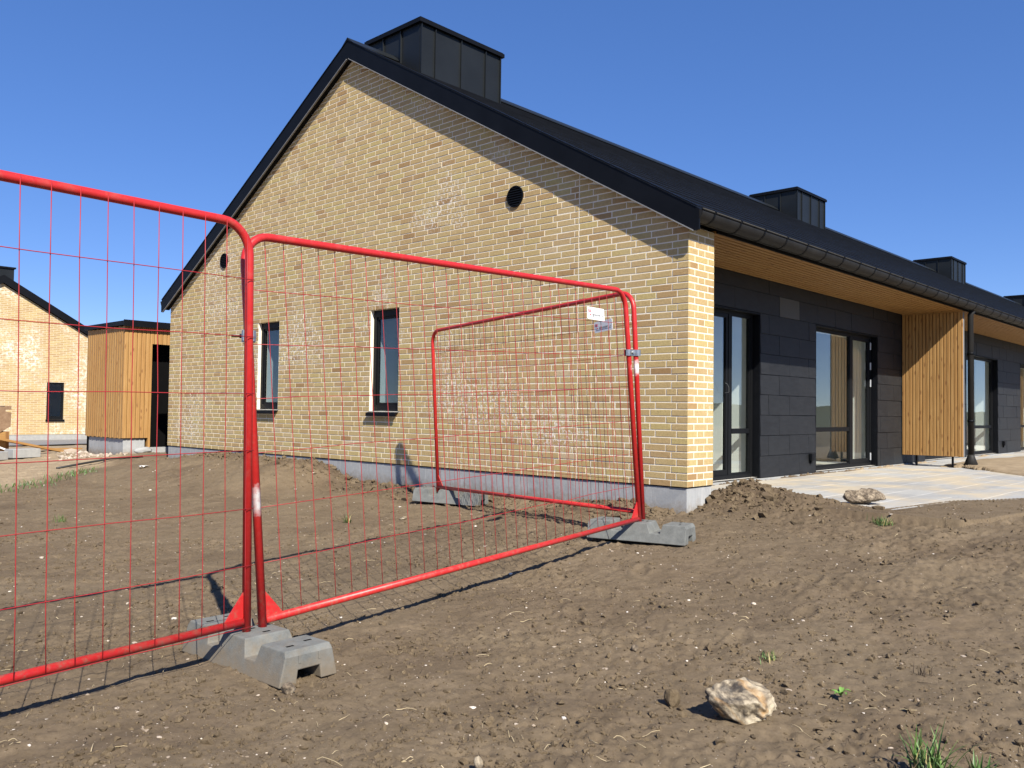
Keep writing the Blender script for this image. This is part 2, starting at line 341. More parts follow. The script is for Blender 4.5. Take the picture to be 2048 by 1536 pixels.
def height(x, y, fine=True):
    x = np.asarray(x, float); y = np.asarray(y, float)
    A = .20-.09*SS(0, 2.5, y)
    h = -.455+A*SS(-4.3, 0, x)+.04*SS(-3.5, -6, y)
    h = h+.07*SS(-.45, -.02, x)*SS(.3, .8, y)*(1-SS(5, 6, y))
    bank = SS(4.9, 6.0, y)*(1-SS(8.5, 10.9, y)); h = h+bank*.29*SS(-2.4, -.2, x)
    h = h+.085*SS(-.3, 1.1, x)*(1-SS(8, 10, y))
    rr = np.hypot(x-.72, y+.22); h = h+.215*np.exp(-(rr/.36)**1.35)
    h = h+.085*np.exp(-((x-.80)**2+(y+.80)**2)/.36**2)+.05*np.exp(-((x-.05)**2+(y-.62)**2)/.22**2)+.04*np.exp(-((x+.12)**2+(y-.25)**2)/.12**2)
    h = h+.16*np.exp(-(((x-.4)/1.6)**2+((y-11.9)/1.0)**2))
    h = h-.26*SS(13, 30, y)*(y > 0)
    far = np.hypot(x+2, y); h = np.where(far > 45, h*0-.62+ (h+.62)*np.exp(-(far-45)/20), h)
    if fine:
        near = np.exp(-np.clip(far-14, 0, None)/10)
        n1 = fbm(x*1.1+3, y*1.1, 3); n2 = fbm(x*4.3, y*4.3+7, 4); n3 = fbm(x*17+1, y*17, 4, .6); n4 = np.abs(fbm(x*9+5, y*9+2, 4, .6))
        rough = .45+1.0*SS(-.05, .12, fbm(x*.8+9, y*.8+4, 3))+1.6*np.exp(-(rr/.8)**2)+2.2*SS(-.8, -.15, x)*(y > 0)*(y < 10.8)
        n5 = fbm(x*30+2, y*30+8, 3, .6); n6 = np.clip(fbm(x*2.6+4, y*2.6+1, 3)-.06, 0, 1)
        d = .035*n1+.034*n2+rough*(.026*n3-.028*n4)+.012*n5*(.6+rough)+.007*rough*fbm(x*55+1, y*55+3, 2)-.10*n6*np.clip(n3+.1, 0, 1)*2
        d = d+.16*SS(9.5, 12, y)*fbm(x*.9+2, y*.9+5, 4)*(x < 3)
        h = h+near*d
        # wheel rut on the right
        u = (x*.30+y*.954); h = h+near*.016*np.sin(u*9+2*n1)*np.exp(-((y+2.6-.22*(x+2))/.55)**2)*SS(-3.2, -1.2, x)
    if fine:
        for fx, fy, fa in FEET:
            ca, sa = math.cos(fa), math.sin(fa); u_ = (x-fx)*ca+(y-fy)*sa; v_ = -(x-fx)*sa+(y-fy)*ca; rr2 = (u_/.135)**2+(v_/.05)**2
            m_ = np.exp(-rr2**2); h = h-m_*(.013+.005*np.sin(u_*190))+.006*np.exp(-((rr2-1.6)/.7)**2)
    bed = (x > 6.5) & (x < 16.5) & (y < .95) & (y > -3)
    h = np.where(bed, np.maximum(h, -.15+.05*np.exp(-((y+.1)/.6)**2)+.03*fbm(x*5, y*5, 4)), h)
    ins = inpoly(x, y, PATIO); dd = polydist(x, y, PATIO); wob = .05+.10*(fbm(x*3.1, y*3.1, 3)+.2)
    out_h = np.where((x > .55) & (dd < .9), np.maximum(h, SLABZ+.02*SS(0, .25, dd)), h)
    h = np.where(ins, np.where(dd > np.maximum(wob, 0), -.32, np.where(y > -.35, h-.02, SLABZ+.012-.03*dd/np.maximum(wob, .01))), out_h)
    house = (x > .02) & (y > .98) & (y < 10.64) & (x < 46); h = np.where(house, -.6, h)
    shed = (x > .05) & (x < 3) & (y > 12.7) & (y < 14.4); h = np.where(shed, -.6, h)
    return h
def lines(dense, grow_to0, grow_to1):
    a = [np.array(dense)]
    lo = dense[0]; hi = dense[-1]; L = []; st = dense[1]-dense[0]; p = lo
    while p > grow_to0: st *= 1.13; p -= st; L.append(p)
    Rr = []; st = dense[-1]-dense[-2]; p = hi
    while p < grow_to1: st *= 1.13; p += st; Rr.append(p)
    return np.array(L[::-1]+list(dense)+Rr)
gx = lines(list(np.arange(-6.3, -1.5, .0125))+list(np.arange(-1.5, 1.7, .0175))+list(np.arange(1.7, 9, .05)), -450, 500)
gy = lines(list(np.arange(-3.9, 1.0, .0125))+list(np.arange(1.0, 3.2, .0175))+list(np.arange(3.2, 15, .035)), -450, 500)
GX, GY = np.meshgrid(gx, gy, indexing='ij'); GZ = height(GX, GY)
nx, ny = GX.shape; idx = np.arange(nx*ny).reshape(nx, ny)
Fq = np.stack([idx[:-1, :-1], idx[1:, :-1], idx[1:, 1:], idx[:-1, 1:]], -1).reshape(-1, 4)
gme = np_mesh('ground', np.stack([GX, GY, GZ], -1).reshape(-1, 3), Fq, True)
sandv = SS(-.1, .7, GY-9.9-1.13*(GX+1.8)+1.0*fbm(GX*1.3, GY*1.3, 4))*SS(8, 8.6, GY)*(1-SS(60, 90, GY))*.8
sandv = np.maximum(sandv, .75*((GX > 6.4) & (GX < 16.5) & (GY > -3) & (GY < .96)))
sandv = np.maximum(sandv, .65*SS(.1, -.4, np.abs(GY+1.9-.1*(GX-2)))*SS(1.2, 2.2, GX)*SS(.0, .12, fbm(GX*2, GY*2, 3)+.05))
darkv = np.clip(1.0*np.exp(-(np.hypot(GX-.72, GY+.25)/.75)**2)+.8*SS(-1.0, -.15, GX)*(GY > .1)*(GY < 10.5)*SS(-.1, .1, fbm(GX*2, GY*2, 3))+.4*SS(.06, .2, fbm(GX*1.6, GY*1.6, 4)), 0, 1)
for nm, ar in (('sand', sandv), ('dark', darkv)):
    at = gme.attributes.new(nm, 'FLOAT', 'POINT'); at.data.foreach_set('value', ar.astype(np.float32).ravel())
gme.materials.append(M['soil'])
ground = obj_from('ground', gme); tag(ground, kind='structure')
def gz(x, y): return float(height(np.array([x]), np.array([y]))[0])

# scattered clods, pebbles, straw: in the camera's fan
def fan(n, dmin, dmax, power=1.0):
    az = YAW+(rng.random(n)-.5)*R(66); u = rng.random(n); d = dmin*(dmax/dmin)**(u**power)
    return CAMP[0]+d*np.cos(az), CAMP[1]+d*np.sin(az)
ico = bmesh.new(); bmesh.ops.create_icosphere(ico, subdivisions=1, radius=1); ICOV = np.array([v.co[:] for v in ico.verts]); ICOF = np.array([[v.index for v in f.verts] for f in ico.faces])
ico2 = bmesh.new(); bmesh.ops.create_icosphere(ico2, subdivisions=2, radius=1); ICO2V = np.array([v.co[:] for v in ico2.verts]); ICO2F = np.array([[v.index for v in f.verts] for f in ico2.faces])
def lumps(name, xs, ys, sizes, mat, sink=.35, flat=.6, tone=None, bv=ICOV, bf=ICOF, jit=.35):
    ok = ~inpoly(xs, ys, PATIO) & ~((xs > -.02) & (ys > .0) & (ys < 10.7)); xs, ys, sizes = xs[ok], ys[ok], sizes[ok]
    n = len(xs); z = height(xs, ys); k = len(bv)
    J = 1+(rng.random((n, k, 1))-.5)*2*jit; V = bv[None]*J
    S = sizes[:, None]*np.stack([.7+.7*rng.random(n), .7+.7*rng.random(n), flat*(.7+.6*rng.random(n))], -1)
    V = V*S[:, None, :]; a = rng.random(n)*6.283; ca, sa = np.cos(a)[:, None], np.sin(a)[:, None]
    X = V[..., 0]*ca-V[..., 1]*sa; Y = V[..., 0]*sa+V[..., 1]*ca
    P = np.stack([X+xs[:, None], Y+ys[:, None], V[..., 2]+(z+sizes*flat*(.9-2*sink)*.5)[:, None]], -1)
    me = np_mesh(name, P.reshape(-1, 3), (bf[None]+(np.arange(n)*k)[:, None, None]).reshape(-1, 3))
    if tone is not None:
        at = me.attributes.new('tone', 'FLOAT', 'POINT'); at.data.foreach_set('value', np.repeat(tone[ok], k).astype(np.float32))
    me.materials.append(mat); return obj_from(name, me)
x, y = fan(30000, 2.0, 13, .85)
keep = (fbm(x*1.7, y*1.7, 3)+.5*fbm(x*6, y*6, 2)+rng.random(len(x))*.35) > .10; x, y = x[keep], y[keep]
tag(lumps('soil_clods', x, y, np.clip(.0036*np.exp(rng.normal(0, .65, len(x))), 0, .014), M['clod'], .2, .85, jit=.5), 'small crumbs of brown soil strewn over the bare ground', 'soil crumbs', kind='stuff')
hx = .72+rng.normal(0, .38, 900); hy = -.32+rng.normal(0, .36, 900)
wx = -rng.random(2000)**1.6*.6-.02; wy = rng.random(2000)*10.2+.1
x = np.concatenate([hx, wx]); y = np.concatenate([hy, wy])
tag(lumps('soil_clods', x, y, np.clip(.011*np.exp(rng.normal(0, .65, len(x))), 0, .05), M['clod'], .3, .8, jit=.5), 'crumbly dark lumps along the plinth and on the soil heap', 'soil crumbs', kind='stuff')
cx_, cy_ = fan(170, 2.2, 9, .8); x = np.repeat(cx_, 26)+rng.normal(0, .07, 170*26); y = np.repeat(cy_, 26)+rng.normal(0, .07, 170*26)
tag(lumps('soil_clods', x, y, np.clip(.0048*np.exp(rng.normal(0, .6, len(x))), 0, .017), M['clod'], .2, .9, jit=.55), 'loose clusters of dark soil crumbs on the open ground', 'soil crumbs', kind='stuff')
x, y = fan(6500, 2.0, 14, .8); keep = (fbm(x*2.1+7, y*2.1, 3)+rng.random(len(x))*.3) > .12; x, y = x[keep], y[keep]
tag(lumps('pebbles', x, y, np.clip(.0019*np.exp(rng.normal(0, .6, len(x)))*(1+.10*np.hypot(x-CAMP[0], y-CAMP[1])), 0, .016), M['pebble'], .3, .55, tone=rng.random(len(x))**1.3*.9), 'tiny pale pebbles and flint chips scattered over the soil', 'pebbles', kind='stuff')
def strands(name, n, mat, L, r, dmin=2, dmax=9, lift=.006):
    xs, ys = fan(n, dmin, dmax, .85); ok = ~inpoly(xs, ys, PATIO) & ~((xs > -.05) & (ys > 0)); xs, ys = xs[ok], ys[ok]
    V = []; Fs = []; b = 0
    for i in range(len(xs)):
        l = L*math.exp(rnd.gauss(0, .5)); a = rnd.random()*6.283; bend = rnd.gauss(0, .8); m = 5; px, py = xs[i], ys[i]; pts = []
        for k in range(m):
            pts.append((px, py)); px += math.cos(a)*l/m; py += math.sin(a)*l/m; a += bend/m
        zz = height(np.array([p[0] for p in pts]), np.array([p[1] for p in pts])); lf = rnd.random()*lift*2
        rr = r*(.6+.8*rnd.random())
        for k, (p, z) in enumerate(zip(pts, zz)):
            t = rr*(1-.5*k/m); zl = z+lf+.5*rr+lf*math.sin(3.1*k/(m-1))
            for q in range(3):
                an = 2.094*q; V.append((p[0]-math.sin(a)*t*math.cos(an), p[1]+math.cos(a)*t*math.cos(an), zl+t*math.sin(an)))
        for k in range(m-1):
            for q in range(3): Fs.append((b+k*3+q, b+k*3+(q+1) % 3, b+k*3+3+(q+1) % 3, b+k*3+3+q))
        b += m*3
    me = np_mesh(name, V, Fs); me.materials.append(mat); return obj_from(name, me)
tag(strands('straw', 300, M['straw'], .045, .0012), 'thin pale straws and dry stalks lying on the soil', 'straw', kind='stuff')
tag(strands('roots', 1500, M['root'], .024, .0015), 'short dark root and twig bits on the soil', 'roots', kind='stuff')

# ------------------------------------------------------------------ patio
patio = empty('patio', (0, 0, SLABZ)); tag(patio, kind='structure')
MB().quad((.48, -2.3, -.09), (24, -2.3, -.09), (24, 1.0, -.09), (.48, 1.0, -.09)).build('bedding', M['mortar'], patio)
pm = {}
def paver_mesh(w, d):
    k = (round(w, 3), round(d, 3))
    if k not in pm:
        e = .004; m = MB(); g = .0035
        m.add([(g, g, -.04), (w-g, g, -.04), (w-g, d-g, -.04), (g, d-g, -.04), (g, g, -e), (w-g, g, -e), (w-g, d-g, -e), (g, d-g, -e), (g+e, g+e, 0), (w-g-e, g+e, 0), (w-g-e, d-g-e, 0), (g+e, d-g-e, 0)],
              [(0, 1, 5, 4), (1, 2, 6, 5), (2, 3, 7, 6), (3, 0, 4, 7), (4, 5, 9, 8), (5, 6, 10, 9), (6, 7, 11, 10), (7, 4, 8, 11), (8, 9, 10, 11)])
        pm[k] = m.mesh('paver'); pm[k].materials.append(M['paver'])
    return pm[k]
PW, PD = .6, .3; npv = 0
for j in range(12):
    y0 = .95-(j+1)*PD
    for i in range(-1, 28):
        x0 = .48+i*PW+(PW/2 if j % 2 else 0)
        cx, cy = np.array([x0+PW/2]), np.array([y0+PD/2])
        near_in = inpoly(np.array([x0, x0+PW, x0+PW, x0, x0+PW/2]), np.array([y0, y0, y0+PD, y0+PD, y0+PD/2]), PATIO).any()
        if not near_in or x0 < .40 or npv >= 290 or x0 > 17: continue
        obj_from('paver', paver_mesh(PW, PD), patio, (x0, y0, rnd.gauss(0, .0012)), (rnd.gauss(0, .002), rnd.gauss(0, .002), 0)); npv += 1

# ------------------------------------------------------------------ the brick house
house = empty('brick_house', (0, 0, 0)); tag(house, 'long yellow brick house with black roof, slate clad front and round vents in its gable', 'house')
W, APEX, SLOPE = 10.666, 5.505, .572
HW = W/2
def topz(y): return APEX-SLOPE*abs(y-HW)
OPEN = [(4.24, 4.84, .667, 2.0), (7.06, 7.66, .667, 2.0)]
def gable_skin(mb, xx, flip=False):
    ys = sorted({0, 4.24, 4.84, HW, 7.06, 7.66, W})
    for a, b in zip(ys[:-1], ys[1:]):
        op = [o for o in OPEN if abs(o[0]-a) < 1e-6]
        segs = [(0, None)] if not op else [(0, op[0][2]), (op[0][3], None)]
        for z0, z1 in segs:
            if z1 is None: mb.quad((xx, a, z0), (xx, b, z0), (xx, b, topz(b)), (xx, a, topz(a)))
            else: mb.quad((xx, a, z0), (xx, b, z0), (xx, b, z1), (xx, a, z1))
mb = MB(); gable_skin(mb, .0035)
for y0, y1, z0, z1 in OPEN:
    ya_, yb_, za_, zb_ = y0+.003, y1-.003, z0+.003, z1-.003
    mb.quad((.0005, ya_, z0), (.13, ya_, z0), (.13, ya_, z1), (.0005, ya_, z1)); mb.quad((.0005, yb_, z0), (.13, yb_, z0), (.13, yb_, z1), (.0005, yb_, z1))
    mb.quad((.0005, y0, zb_), (.13, y0, zb_), (.13, y1, zb_), (.0005, y1, zb_)); mb.quad((.0020, y0, za_), (.13, y0, za_), (.13, y1, za_), (.0020, y1, za_))
mb.quad((.0020, .0020, 0), (.4645, .0020, 0), (.4645, .0020, 2.46), (.0020, .0020, 2.46)); mb.quad((.4645, .0020, 0), (.4645, 1.0, 0), (.4645, 1.0, 2.46), (.4645, .0020, 2.46))
mb.quad((.0020, W-.0035, 0), (20, W-.0035, 0), (20, W-.0035, 2.46), (.0020, W-.0035, 2.46))
wall = mb.build('wall', M['mortar'], house)
# bricks
CH, BH, JT = .066667, .0545, .012
def course_joints(i, L, mirrored=False):
    k = i % 4; e = {0: .18, 1: .12, 2: .18, 3: .12}[k]; js = [0, e]
    if k == 1: js.append(.24)
    while js[-1] < L-.05: js.append(js[-1]+.24)
    js[-1] = L; return js
MJ = (1.324, 10.232)
blist = []            # face, a0, a1, z0, z1list(zl, zr)
nc = int(APEX/CH)+1
for i in range(nc):
    z0 = i*CH; z1 = z0+BH
    js = course_joints(i, W)
    for a, b in zip(js[:-1], js[1:]):
        a2, b2 = (a if a == 0 else a+JT/2), (b if b >= W-1e-6 else b-JT/2)
        pieces = [(a2, b2)]
        for mj in MJ:
            pieces = [q for (p0, p1) in pieces for q in ([(p0, mj-.006), (mj+.006, p1)] if p0 < mj-.008 < mj+.008 < p1 else [(p0, p1)])]
        for y0, y1, w0, w1 in OPEN:
            if z0 >= w0-.01 and z1 <= w1+.01:
                pieces = [q for (p0, p1) in pieces for q in ([(p0, p1)] if p1 <= y0 or p0 >= y1 else [(p0, min(p1, y0)), (max(p0, y1), p1)])]
        for p0, p1 in pieces:
            if p1-p0 < .015: continue
            # under the rake
            lim = lambda yy: topz(yy)-.004
            if max(lim(p0), lim(p1)) < z0+.01: continue
            while lim(p0) < z0+.004 and p0 < p1: p0 += .01
            while lim(p1) < z0+.004 and p1 > p0: p1 -= .01
            if p1-p0 < .015: continue
            blist.append(('g', p0, p1, z0, min(z1, lim(p0)), min(z1, lim(p1))))
for i in range(37):
    z0 = i*CH; z1 = min(z0+BH, 2.455)
    js = [0, .114, .354, .468] if i % 2 == 0 else [0, .174, .294, .468]
    for a, b in zip(js[:-1], js[1:]):
        blist.append(('p', .0035 if a == 0 else a+JT/2, b if b == .468 else b-JT/2, z0, z1, z1))
def brick_tone():
    t = rnd.random(); return min(1, max(0, rnd.gauss(.51, .16))) if t < .94 else rnd.random()*.3
def brick_geo(b):
    face, a, c, z0, zl, zr = b; e = .0016; d = rnd.gauss(0, .0006)
    out = -d if face == 'g' else -d
    q = [(a, z0), (c, z0), (c, zr), (a, zl)]; ins = [(a+e, z0+e), (c-e, z0+e), (c-e, max(zr-e, z0+e*1.5)), (a+e, max(zl-e, z0+e*1.5))]
    V = [(.03, y, z) for y, z in q]+[(e+out, y, z) for y, z in q]+[(out, y, z) for y, z in ins]
    if face == 'p': V = [(y, x_, z) for x_, y, z in V]
    return V
BF = [(0, 1, 5, 4), (1, 2, 6, 5), (2, 3, 7, 6), (3, 0, 4, 7), (4, 5, 9, 8), (5, 6, 10, 9), (6, 7, 11, 10), (7, 4, 8, 11), (8, 9, 10, 11)]
def px_area(b):
    face, a, c, z0, zl, zr = b; m = (a+c)/2; p = np.array((0, m, z0)) if face == 'g' else np.array((m, 0, z0)); d = CAMP-p; L = np.linalg.norm(d)
    return (c-a)*(zr-z0)*abs(d[0] if face == 'g' else d[1])/L**3
order = sorted(range(len(blist)), key=lambda i: -px_area(blist[i])); single = set(order[:300])
bmesh_cache = {}; bV = []; bFs = []; bT = []
for i, b in enumerate(blist):
    face, a, c, z0, zl, zr = b; tone = brick_tone()
    if i in single:
        key = (face, round(c-a, 3), round(zl-z0, 3), round(zr-z0, 3))
        if key not in bmesh_cache:
            mbk = MB(); bb = (face, 0, c-a, 0, zl-z0, zr-z0); st = rnd.getstate(); V = brick_geo(bb); mbk.add(V, BF); me = mbk.mesh('brick'); me.materials.append(M['brick_obj']); bmesh_cache[key] = me
        off = rnd.gauss(0, .0006)
        o = obj_from('brick', bmesh_cache[key], wall, (off, a, z0) if face == 'g' else (a, off, z0), (rnd.gauss(0, .006), 0, 0) if face == 'g' else (0, rnd.gauss(0, .006), 0)); o.color = (tone, tone, tone, 1)
    else:
        n0 = len(bV); bV.extend(brick_geo(b)); bFs.extend([tuple(q+n0 for q in f) for f in BF]); bT.extend([tone]*12)
me = np_mesh('brickwork', bV, bFs); 
bm_ = bmesh.new(); bm_.from_mesh(me); bmesh.ops.recalc_face_normals(bm_, faces=bm_.faces); bm_.to_mesh(me); bm_.free()
at = me.attributes.new('tone', 'FLOAT', 'POINT'); at.data.foreach_set('value', np.array(bT, np.float32)); me.materials.append(M['brick_attr'])
tag(obj_from('brickwork', me, wall), kind='stuff')
for mj in MJ: MB().box(.002, .02, mj-.0055, mj+.0055, 0, topz(mj)-.02).build('movement_joint', M['mortar'], wall)
# plinth
mb = MB(); mb.box(.014, .454, .014, W-.014, -.75, -.012); plinth = mb.build('plinth', M['plinth'], house)
MB().box(.010, .458, .010, W-.010, -.012, -.0005).build('damp_course', M['black'], plinth)
# gable windows
def gable_window(y0, y1, z0, z1):
    w = empty('window', (.1, y0, z0), house); w.location = (0, 0, 0)
    fx0, fx1, fw_ = .052, .122, .062
    m = MB(); m.box(fx0, fx1, y0+.004, y0+fw_, z0+.004, z1-.004).box(fx0, fx1, y1-fw_, y1-.004, z0+.004, z1-.004)
    m.box(fx0, fx1, y0+fw_, y1-fw_, z1-fw_-.03, z1-.004).box(fx0, fx1, y0+fw_, y1-fw_, z0+.004, z0+fw_+.02)
    m.build('frame', M['frame'], w, bevel=.003)
    m = MB(); s = .03; a, b, c, d = y0+fw_, y1-fw_, z0+fw_+.02, z1-fw_-.03; fx = fx0+.014
    m.box(fx, fx+.04, a, a+s, c, d).box(fx, fx+.04, b-s, b, c, d).box(fx, fx+.04, a+s, b-s, d-s, d).box(fx, fx+.04, a+s, b-s, c, c+s); m.build('sash', M['frame'], w, bevel=.002)
    MB().box(.084, .094, a+s, b-s, c+s, d-s).build('pane', M['glass_dim'], w)
    MB().prism([(.052, y0-.004, z0+.002), (-.055, y0-.004, z0-.022), (-.055, y0-.004, z0-.066), (-.045, y0-.004, z0-.066), (-.045, y0-.004, z0-.03), (.052, y0-.004, z0-.006)], (0, y1-y0+.008, 0)).build('sill', M['black'], w)
    m = MB()
    for yy in (y0, y1): m.quad((.122, yy, z0), (.42, yy, z0), (.42, yy, z1), (.122, yy, z1))
    m.quad((.122, y0, z0), (.42, y0, z0), (.42, y1, z0), (.122, y1, z0)).quad((.122, y0, z1), (.42, y0, z1), (.42, y1, z1), (.122, y1, z1)); m.build('inner_reveal', M['white'], w)
for o_ in OPEN: gable_window(*o_)
# round vents
for vy in (2.24, 8.77):
    v = empty('vent', (0, 0, 0), house); zc = 3.095; r0 = .122; m = MB(); n = 28
    ring = []
    for rr_, xx in ((r0, .0), (r0, -.016), (r0-.012, -.016), (r0-.012, -.001)):
        ring.append([(xx, vy+rr_*math.cos(2*math.pi*k/n), zc+rr_*math.sin(2*math.pi*k/n)) for k in range(n)])
    for a, b in zip(ring[:-1], ring[1:]):
        for k in range(n): m.quad(a[k], a[(k+1) % n], b[(k+1) % n], b[k])
    m.build('rim', M['black'], v)
    MB().add([(-.0035, p[1], p[2]) for p in ring[3]], [tuple(range(n))]).build('backing', M['dark'], v)
    for k in range(8):
        zz = zc-.094+k*.027; hw = math.sqrt(max(1e-4, (r0-.014)**2-(zz-zc)**2))
        MB().prism([(-.013, vy-hw, zz-.006), (-.005, vy-hw, zz+.008), (-.007, vy-hw, zz+.010), (-.015, vy-hw, zz-.004)], (0, 2*hw, 0)).build('slat', M['black'], v)
# inside of the house
m = MB(); gable_skin(m, .42)
X1 = 20.0
m.quad((.42, 1.2, 2.5), (X1, 1.2, 2.5), (X1, 10.3, 2.5), (.42, 10.3, 2.5)); m.quad((X1, 1.0, -.13), (X1, 10.3, -.13), (X1, 10.3, 2.5), (X1, 1.0, 2.5)); m.quad((.42, 10.3, -.13), (X1, 10.3, -.13), (X1, 10.3, 2.5), (.42, 10.3, 2.5))
m.box(.43, X1-.01, 5.2, 5.3, -.12, 2.49); m.box(4.1, 4.22, 2.2, 5.19, -.12, 2.49).box(8.4, 8.7, 1.25, 5.19, -.12, 2.49).box(12.9, 13.0, 2.6, 5.19, -.12, 2.49).box(3.30, 3.42, 1.5, 2.6, -.12, 2.49).box(7.0, 7.1, 2.6, 3.8, -.12, 2.49); m.box(.43, 3.9, 6.0, 6.1, -.12, 2.49)
m.build('room', M['white'], house)
m = MB(); m.quad((.42, 1.0, -.125), (X1, 1.0, -.125), (X1, 10.3, -.125), (.42, 10.3, -.125)); m.build('floor', M['floor'], house)
# ---- slate front
FY = .97
OPN = [(.94, 3.343), (5.02, 7.42), (9.72, 12.12), (12.30, 14.72), (16.73, 19.13)]
ZB, ZT, ZS = -.135, 2.005, 2.475
clad = None
m = MB(); xs_ = [.468]+[q for o_ in OPN for q in o_]+[20.0]
for a, b in zip(xs_[0::2], xs_[1::2]): m.box(a, b, FY+.014, FY+.26, ZB-.02, ZS+.02)
for a, b in OPN: m.box(a, b, FY+.014, FY+.26, ZT, ZS+.02)
clad = m.build('slate_cladding', M['dark'], house)
ROWS = [-.135, .148, .413, .680, .947, 1.213, 1.480, 1.745, 2.005, 2.275, 2.480]; sm = {}
def slate_piece(x0, x1, z0, z1, light=0.0):
    g = .0022; w = x1-x0; hh = z1-z0; key = (round(w, 3), round(hh, 3))
    if key not in sm:
        mm = MB(); mm.add([(g, .012, g), (w-g, .012, g), (w-g, .012, hh-g), (g, .012, hh-g), (g, -.004, g), (w-g, -.004, g), (w-g, .004, hh-g), (g, .004, hh-g)], [(0, 1, 5, 4), (1, 2, 6, 5), (2, 3, 7, 6), (3, 0, 4, 7), (4, 5, 6, 7)])
        sm[key] = mm.mesh('slate'); sm[key].materials.append(M['slate'])
    o = obj_from('slate', sm[key], clad, (x0, FY+rnd.gauss(0, .0012), z0), (rnd.gauss(0, .003), 0, rnd.gauss(0, .0025))); v = min(.6, max(0, light+abs(rnd.gauss(0, .018)))); o.color = (v, v, v, 1)
for r_ in range(10):
    z0, z1 = ROWS[r_], ROWS[r_+1]
    solid = [(.468, 20.0)] if z0 >= ZT-.01 else list(zip(xs_[0::2], xs_[1::2]))
    ph = 3.266 if r_ % 2 == 0 else 3.572       # vertical joints every 0.61
    if r_ == 8: ph = 3.27
    for a, b in solid:
        k0 = math.floor((a-ph)/.61); x_ = ph+k0*.61
        while x_ < b-.01:
            p0, p1 = max(a, x_), min(b, x_+.61)
            if p1-p0 > .03 and not (p1 < 1.6):
                lt = .55 if (r_ == 8 and abs(x_-3.88) < .05) else 0
                slate_piece(p0, p1, z0, z1, lt)
            x_ += .61
MB().box(.468, 24, FY-.012, FY+.05, -.30, ZB-.004).build('base_strip', M['kerb'], house)
def wall_box(x, z):
    b = empty('socket_box', (0, 0, 0), house); MB().box(x-.045, x+.045, FY-.055, FY-.004, z-.05, z+.05).build('cover', M['black'], b, bevel=.008); MB().box(x-.02, x+.02, FY-.03, FY-.005, z-.09, z-.05).build('gland', M['black'], b)
wall_box(4.83, .09); wall_box(15.1, .09)
# doors
def glazed_door(x0, x1, mull, transom_side, leaf_side, handle=None, hinge=None):
    d = empty('glazed_door', (0, 0, 0), house); ya, yb = FY+.10, FY+.17; f = .055; z0, z1 = ZB+.006, ZT-.004
    m = MB()
    for xx in (x0, x1-.02): m.box(xx, xx+.02, FY+.002, ya, z0, z1)
    m.box(x0+.02, x1-.02, FY+.002, ya, z1-.02, z1); m.build('reveal', M['black'], d)
    m = MB(); m.box(x0+.02, x0+.02+f, ya, yb, z0, z1).box(x1-.02-f, x1-.02, ya, yb, z0, z1).box(x0+.02+f, x1-.02-f, ya, yb, z1-f, z1).box(x0+.02+f, x1-.02-f, ya, yb, z0, z0+f); m.build('frame', M['frame'], d, bevel=.003)
    xs = [x0+.02+f]+mull+[x1-.02-f]
    for q in mull: MB().box(q-.04, q+.04, ya+.004, yb-.004, z0+f, z1-f).build('mullion', M['frame'], d, bevel=.003)
    for i in range(len(xs)-1):
        a = xs[i]+(.04 if i else 0); b = xs[i+1]-(.04 if i < len(xs)-2 else 0); c, e = z0+f, z1-f; s = .052 if i in leaf_side else .016
        m = MB(); yo = ya+.012; m.box(a, a+s, yo, yo+.045, c, e).box(b-s, b, yo, yo+.045, c, e).box(a+s, b-s, yo, yo+.045, e-s, e).box(a+s, b-s, yo, yo+.045, c, c+s*1.3); m.build('sash', M['frame'], d, bevel=.002)
        if i in transom_side:
            MB().box(a+s, b-s, yo-.006, yo+.046, .44, .505).build('transom', M['frame'], d, bevel=.002)
            MB().box(a+s, b-s, yo+.02, yo+.03, c+s*1.3, .44).build('pane', M['glass'], d); MB().box(a+s, b-s, yo+.02, yo+.03, .505, e-s).build('pane', M['glass'], d)
        else: MB().box(a+s, b-s, yo+.02, yo+.03, c+s*1.3, e-s).build('pane', M['glass'], d)
    m = MB()
    for xx, dx in ((x0+.02, .012), (x1-.02, -.012)): m.box(min(xx, xx+dx), max(xx, xx+dx), yb+.002, FY+.46, z0, z1)
    m.box(x0+.034, x1-.034, yb+.002, FY+.46, z1-.02, z1-.008); m.build('inner_reveal', M['white'], d)
    if handle: MB().tube([(handle, ya+.01, .95), (handle, ya-.045, .96), (handle-.012, ya-.05, 1.02), (handle-.05, ya-.05, 1.06), (handle-.10, ya-.05, 1.07)], .0020, 8).build('handle', M['zinc_bright'], d, True)
    if hinge:
        for zc in (.02, 1.22, 1.50, 1.83): MB().box(hinge-.012, hinge+.012, ya-.018, ya-.001, zc-.06, zc+.06).build('hinge', M['hinge'], d, bevel=.004)
glazed_door(.94, 3.343, [1.86, 2.74], [2], [1], handle=2.62)
glazed_door(5.02, 7.42, [6.57], [0], [1], hinge=7.34)
glazed_door(9.72, 12.12, [11.2], [0], [1])
glazed_door(12.30, 14.72, [13.22], [1], [0], handle=13.08)
glazed_door(16.73, 19.13, [17.9], [0], [1])
# soffit boards
sof = MB().box(.47, 24, -.02, FY+.02, 2.482, 2.50).build('soffit', M['dark'], house)
nb = 13
for s0, s1 in ((.47, 8.5), (8.66, 20.2)):
    for k in range(nb):
        ya = -.015+k*(FY-.004+.015)/nb; MB().box(s0, s1, ya+.009, ya+(FY+.011)/nb-.009, 2.456, 2.481).build('board', M['wood_x'], sof)
MB().box(.475, 24, -.035, -.018, 2.455, 2.60).build('eaves_board', M['black'], house)
